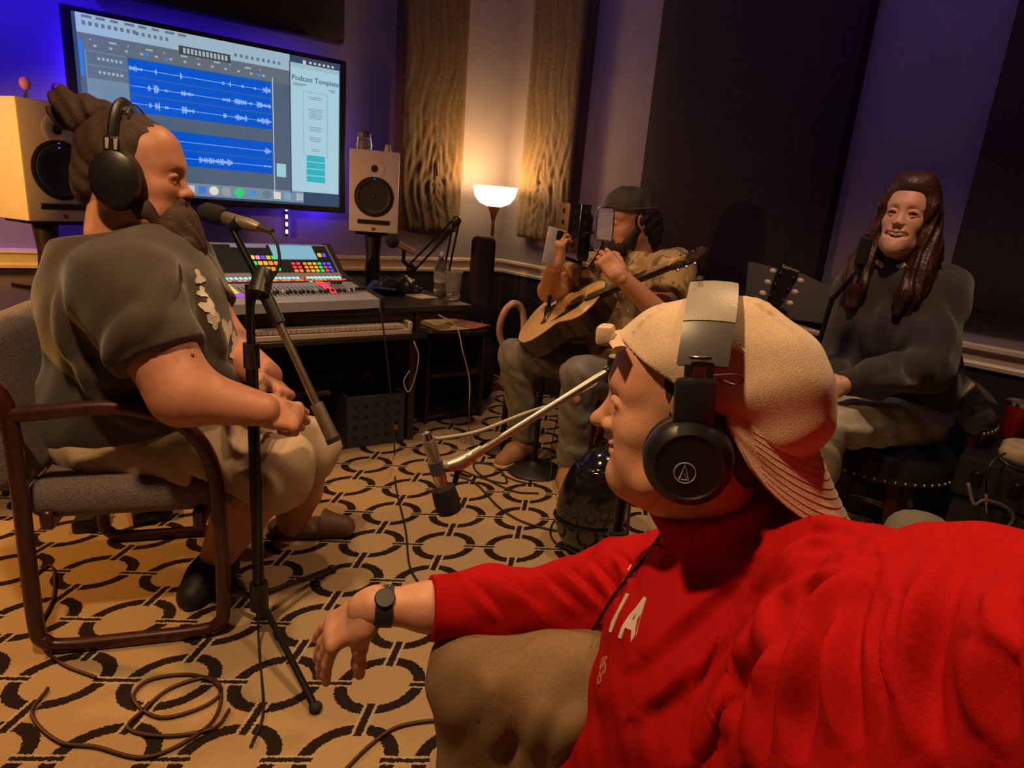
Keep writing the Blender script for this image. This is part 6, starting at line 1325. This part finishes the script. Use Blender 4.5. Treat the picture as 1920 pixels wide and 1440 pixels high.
# ---- acoustic guitar
E_ = at(985, 608, 2.84); T_ = at(1326, 469, 2.30); A_ = T_-E_; GL = np.linalg.norm(A_); A_ /= GL; N_ = np.array([-.60, -.22, .77]); N_ -= A_*(N_@A_); N_ /= np.linalg.norm(N_); X_ = np.cross(A_, N_)
sc = GL/1.02; GM = Matrix(((X_[0]*sc, A_[0]*sc, N_[0]*sc, E_[0]), (X_[1]*sc, A_[1]*sc, N_[1]*sc, E_[1]), (X_[2]*sc, A_[2]*sc, N_[2]*sc, E_[2]), (0, 0, 0, 1)))
t = thing('acoustic_guitar', 'acoustic guitar with a pale spruce top in the player\'s arms', 'guitar', E_)
half = bez([(0.0, 0.0), (.10, .012), (.175, .07), (.195, .14), (.165, .21), (.125, .265), (.120, .30), (.138, .36), (.138, .42), (.09, .475), (.03, .49)], 5); half = [(abs(p[0]), p[1]) for p in half]
ol = half+[(-x, y) for x, y in reversed(half[1:])]
MSPR = mat('spruce', (.62, .40, .15), .35, var=.12, nscale=20, aniso=(14, 1, 1), coat=.4); MSID = mat('dark_gloss_wood', (.028, .014, .010), .25, var=.3, coat=.4)
MB(GM).prism(ol, -.10, -.004).build('body', MSID, t, ang=50); MB(GM).prism([(x*.985, .004+y*.985) for x, y in ol], -.004, .0015).build('soundboard', MSPR, t, ang=50)
P = [(x*.985, .004+y*.985, .001) for x, y in ol[::2]]; MB(GM).tube(P, .0028, 6, True).build('binding', mat('ivory_binding', (.6, .5, .35), .4), t)
MB(GM).lathe([(0, .0018), (.050, .0018)], 28, Matrix.Translation((0, .335, 0))).build('soundhole', M_BLACK, t); MB(GM).tube([(.055*math.cos(a), .335+.055*math.sin(a), .002) for a in np.linspace(0, 6.283, 36, endpoint=False)], .003, 6, True).build('rosette', MSID, t)
MB(GM).box((0, .165, .005), (.15, .028, .008), .003).build('bridge', MSID, t); MB(GM).box((0, .17, .010), (.075, .003, .006), .001).build('saddle', MIV, t)
MB(GM).prism([(.03, .29), (.085, .22), (.075, .30), (.05, .36)], .0016, .003).build('pick_guard', MSID, t)
MB(GM).box((0, .655, -.006), (.050, .40, .020), .008, 2).build('neck', MSID, t); MB(GM).box((0, .632, .0075), (.050, .45, .006), .001).build('fretboard', mat('ebony', (.02, .014, .012), .4), t)
for k in range(16): MB(GM).box((0, .855-.46*(1-2**(-k/12))*1.15, .0112), (.049, .0018, .0016)).build('fret', M_CHROME, t)
MB(GM).prism([(-.024, .855), (.024, .855), (.036, .90), (.038, .995), (.02, 1.02), (0, 1.012), (-.02, 1.02), (-.038, .995), (-.036, .90)], -.014, .002).build('headstock', MSID, t)
MB(GM).box((0, .857, .010), (.046, .005, .007), .001).build('nut', MIV, t)
for s in (-1, 1):
    for k in range(3): MB(GM).cyl((s*.024, .90+.038*k, .002), (s*.024, .90+.038*k, .016), .005, .004, 8).build('tuner_post', M_CHROME, t); MB(GM).ell((s*.054, .90+.038*k, -.006), (.014, .009, .006), 10, 6).build('tuner_knob', M_CHROME, t)
for k in range(6): x = -.0175+.007*k; MB(GM).tube([(x*1.5, .17, .0135), (x, .857, .0135), (x*1.1, .93, .008)], .0006, 5).build('string', M_CHROME, t)
# ================================================================== person 4: laughing woman on the stool
SK4 = skin_mat('skin_light', (.66, .36, .26)); LIP4 = skin_mat('lips_rose', (.58, .25, .19))
O4 = at(1702, 408, 2.18); HM4 = pose(O4, (-.66, -.74, .14), (.10, .06, 1.), 1.0) @ Matrix.Diagonal((.93, 1, 1.03, 1)); F4 = np.array([-.72, -.69, 0]); F4 /= np.linalg.norm(F4); S4 = np.cross(F4, UPV); R4 = np.array([F4, -S4, UPV]).T
HIP4 = np.array([ST[0]+.02, ST[1]+.02, SZ+.12]); RS4, LS4 = at(1608, 545, 2.26), at(1772, 545, 2.12); CH4 = (RS4+LS4)/2-UPV*.10
RE4, RW4 = at(1570, 665, 2.22), at(1548, 722, 2.05); LE4, LW4 = at(1742, 690, 1.98), at(1572, 722, 1.93)
LK4, RK4 = at(1545, 800, 1.92), at(1500, 770, 2.10); LA4, RA4 = LK4+np.array([.03, .04, -.34]), RK4+np.array([.03, .04, -.36])
P4 = thing('person', 'person in a dark sweater and pale jeans sitting on the leather stool', 'person', (HIP4[0], HIP4[1], 0))
hf = head_field(.0021, laugh=1., smile=1., neck=.13, nr=.046, brow=.6, jaw=.68, nose=.75, ears=False, cheek=.85, nosew=.78)
bf = Field(*bounds([RS4, LS4, LW4, RW4, LE4], .10), .008); nb4 = L2W(HM4, (0, -.03, -.11)); bf.chain([nb4, CH4+UPV*.14], [.05, .07], .03).chain([LE4, LW4], [.04, .026], .02).chain([RE4, RW4], [.04, .026], .02)
HLM = hand_pose(LW4, (-.92, .10, -.25), (-.1, -.75, .6)); hl = hand_field([(.3, .35, .2), (.35, .4, .2), (.4, .4, .2), (.45, .4, .2)], -1, (.25, .5, .1), .02, .0036, .9); HRM = hand_pose(RW4, (-.55, -.72, -.35), (.2, -.2, .9)); hr = hand_field([(.5, .5, .3)]*4, 1, (.3, .5, .1), .02, .0038, .9)
join_local([(hf, HM4, face_mats(HM4, SK4, laugh=1)), (bf, None, None), (hl, HLM, None), (hr, HRM, None)], 'body', [SK4, LIP4], P4)
eyes(HM4, P4); MHR4 = mat('long_brown_hair', (.045, .016, .009), .45, var=.5, nscale=60, bump=.6, bscale=120, aniso=(9, 9, .6)); brows(HM4, P4, MHR4, .0028)
f = Field((-.045, .045, -.085), (.045, .10, -.04), .0018); f.chain([(-.031, .0635, -.0560), (-.015, .0790, -.0605), (0, .0830, -.063), (.015, .0790, -.0605), (.031, .0635, -.0560)], .0074, .002); organic(f, 'teeth', M_TEETH, P4, M=HM4)
f = Field((-.035, .03, -.09), (.035, .09, -.045), .003); f.ell((0, .058, -.066), (.024, .014, .012), None, 0); organic(f, 'mouth_inside', mat('mouth_dark', (.08, .015, .012), .7), P4, M=HM4)
for sg in (-1, 1): MB(HM4).tube(bez([(sg*.0165, .0835, -.002), (sg*.031, .0925, .0005), (sg*.0475, .0770, -.002)], 5), .0017, 6).build('eyelash', MHR4, P4)
f = Field((-.17, -.18, -.38), (.17, .14, .16), .0042)
f.ell((0, -.020, .045), (.084, .104, .088), None, 0).ell((0, -.06, -.03), (.084, .07, .10), None, .04).ell((0, .018, .088), (.066, .078, .046), None, .03)
for s in (-1, 1):
    f.chain([(s*.040, .050, .105), (s*.074, .036, .03), (s*.082, .018, -.06), (s*.090, .028, -.15), (s*.082, .052, -.235), (s*.070, .062, -.30)], [.016, .018, .022, .028, .027, .010], .03)
    f.chain([(s*.066, -.03, .0), (s*.092, -.02, -.10), (s*.100, .0, -.19), (s*.094, .03, -.30)], [.03, .038, .036, .014], .04)
f.chain([(0, -.08, 0), (0, -.10, -.12), (0, -.10, -.27)], [.07, .075, .05], .04)
f.box((0, .105, -.052), (.059, .055, .108), None, .05, .02, 'sub')
f.warp(lambda x, y, z: np.clip((.06-z)/.08, .0, 1)*(.0022*np.sin(230*x+5*np.sin(11*z)+60*y)+.0022*np.sin(210*y+5*np.sin(12*z+1)+70*x)+.003*np.sin(70*x+50*y+6*z))); organic(f, 'hair', MHR4, P4, M=HM4)
MSW4 = mat('charcoal_sweater', (.038, .032, .031), .95, var=.3, nscale=300, bump=.5, bscale=350, sheen=.3)
f = Field(*bounds([RS4, LS4, LE4, LW4, RW4, RE4, HIP4-UPV*.1, CH4+F4*.18, CH4-F4*.18], .14), .0075)
f.ell(CH4-UPV*.04, (.125, .175, .20), R4, 0).ell(HIP4+UPV*.10, (.16, .19, .18), R4, .12).chain([LS4, LE4], [.075, .072], .06).chain([LE4, LE4*.4+LW4*.6, LW4+(LE4-LW4)*.04], [.068, .060, .036], .03).chain([RS4, RE4], [.072, .066], .06).chain([RE4, RW4+(RE4-RW4)*.1], [.062, .036], .03).chain([LS4, CH4+UPV*.13, RS4], [.065, .07, .065], .05).cone(nb4-UPV*.02, CH4+UPV*.12, .058, .09, .03)
cut(f, LW4+(LE4-LW4)*.06, LW4-LE4, .08); cut(f, nb4-UPV*.03, F4*-.4+UPV, .11)
for pl in ([(1700, 620), (1680, 680), (1690, 740)], [(1730, 600), (1750, 650), (1740, 700)], [(1620, 600), (1630, 660), (1625, 710)], [(1660, 560), (1650, 640), (1660, 700)], [(1640, 720), (1680, 715), (1720, 725)], [(1760, 560), (1780, 620), (1770, 680)]): f.fold(pl, .012, .004, .022)
f.warp(wav((.004, 25, 30, 28, 0), (.002, 60, -45, 50, 1))); f.plane((0, 0, SZ+.045), (0, 0, -1), .01); s4 = organic(f, 'sweater', MSW4, P4)
for s in (-1, 1): c = nb4+F4*.060-UPV*.040+S4*.026*s; MB().tube([c+S4*.018*s+UPV*.012, c, c-S4*.012*s-UPV*.016], [.008, .009, .004], 6, sx=.5).build('collar_tip', mat('white_cotton', (.62, .56, .48), .85) if s < 0 else bpy.data.materials['white_cotton'], P4)
MJ4 = mat('pale_denim', (.46, .44, .36), .9, var=.12, nscale=40, bump=.35, bscale=500)
f = Field(*bounds([HIP4, LK4, RK4, LA4, RA4], .14), .008); f.ell(HIP4-UPV*.02, (.15, .185, .10), R4, 0).chain([HIP4-S4*.08-UPV*.02, LK4], [.098, .072], .05).chain([HIP4+S4*.08-UPV*.02, RK4], [.098, .072], .05).chain([LK4, LA4], [.072, .062], .02).chain([RK4, RA4], [.072, .062], .02)
for pl in ([(1560, 790), (1600, 810), (1660, 800)], [(1540, 830), (1560, 850), (1570, 880)], [(1600, 770), (1640, 765), (1690, 770)]): f.fold(pl, .010, .004, .018)
f.warp(wav((.003, 40, 30, 40, 0), (.002, 80, -40, 60, 1))); cut(f, LA4, (0, 0, -1), .1); cut(f, RA4, (0, 0, -1), .1); organic(f, 'jeans', MJ4, P4)
for A in (LA4, RA4): shoe(P4, A-UPV*.01, A+np.array([-.11, -.12, -.05]), mat('white_shoe', (.4, .38, .34), .6) if A is LA4 else bpy.data.materials['white_shoe'], .042, None, zmin=max(.002, A[2]-.10))
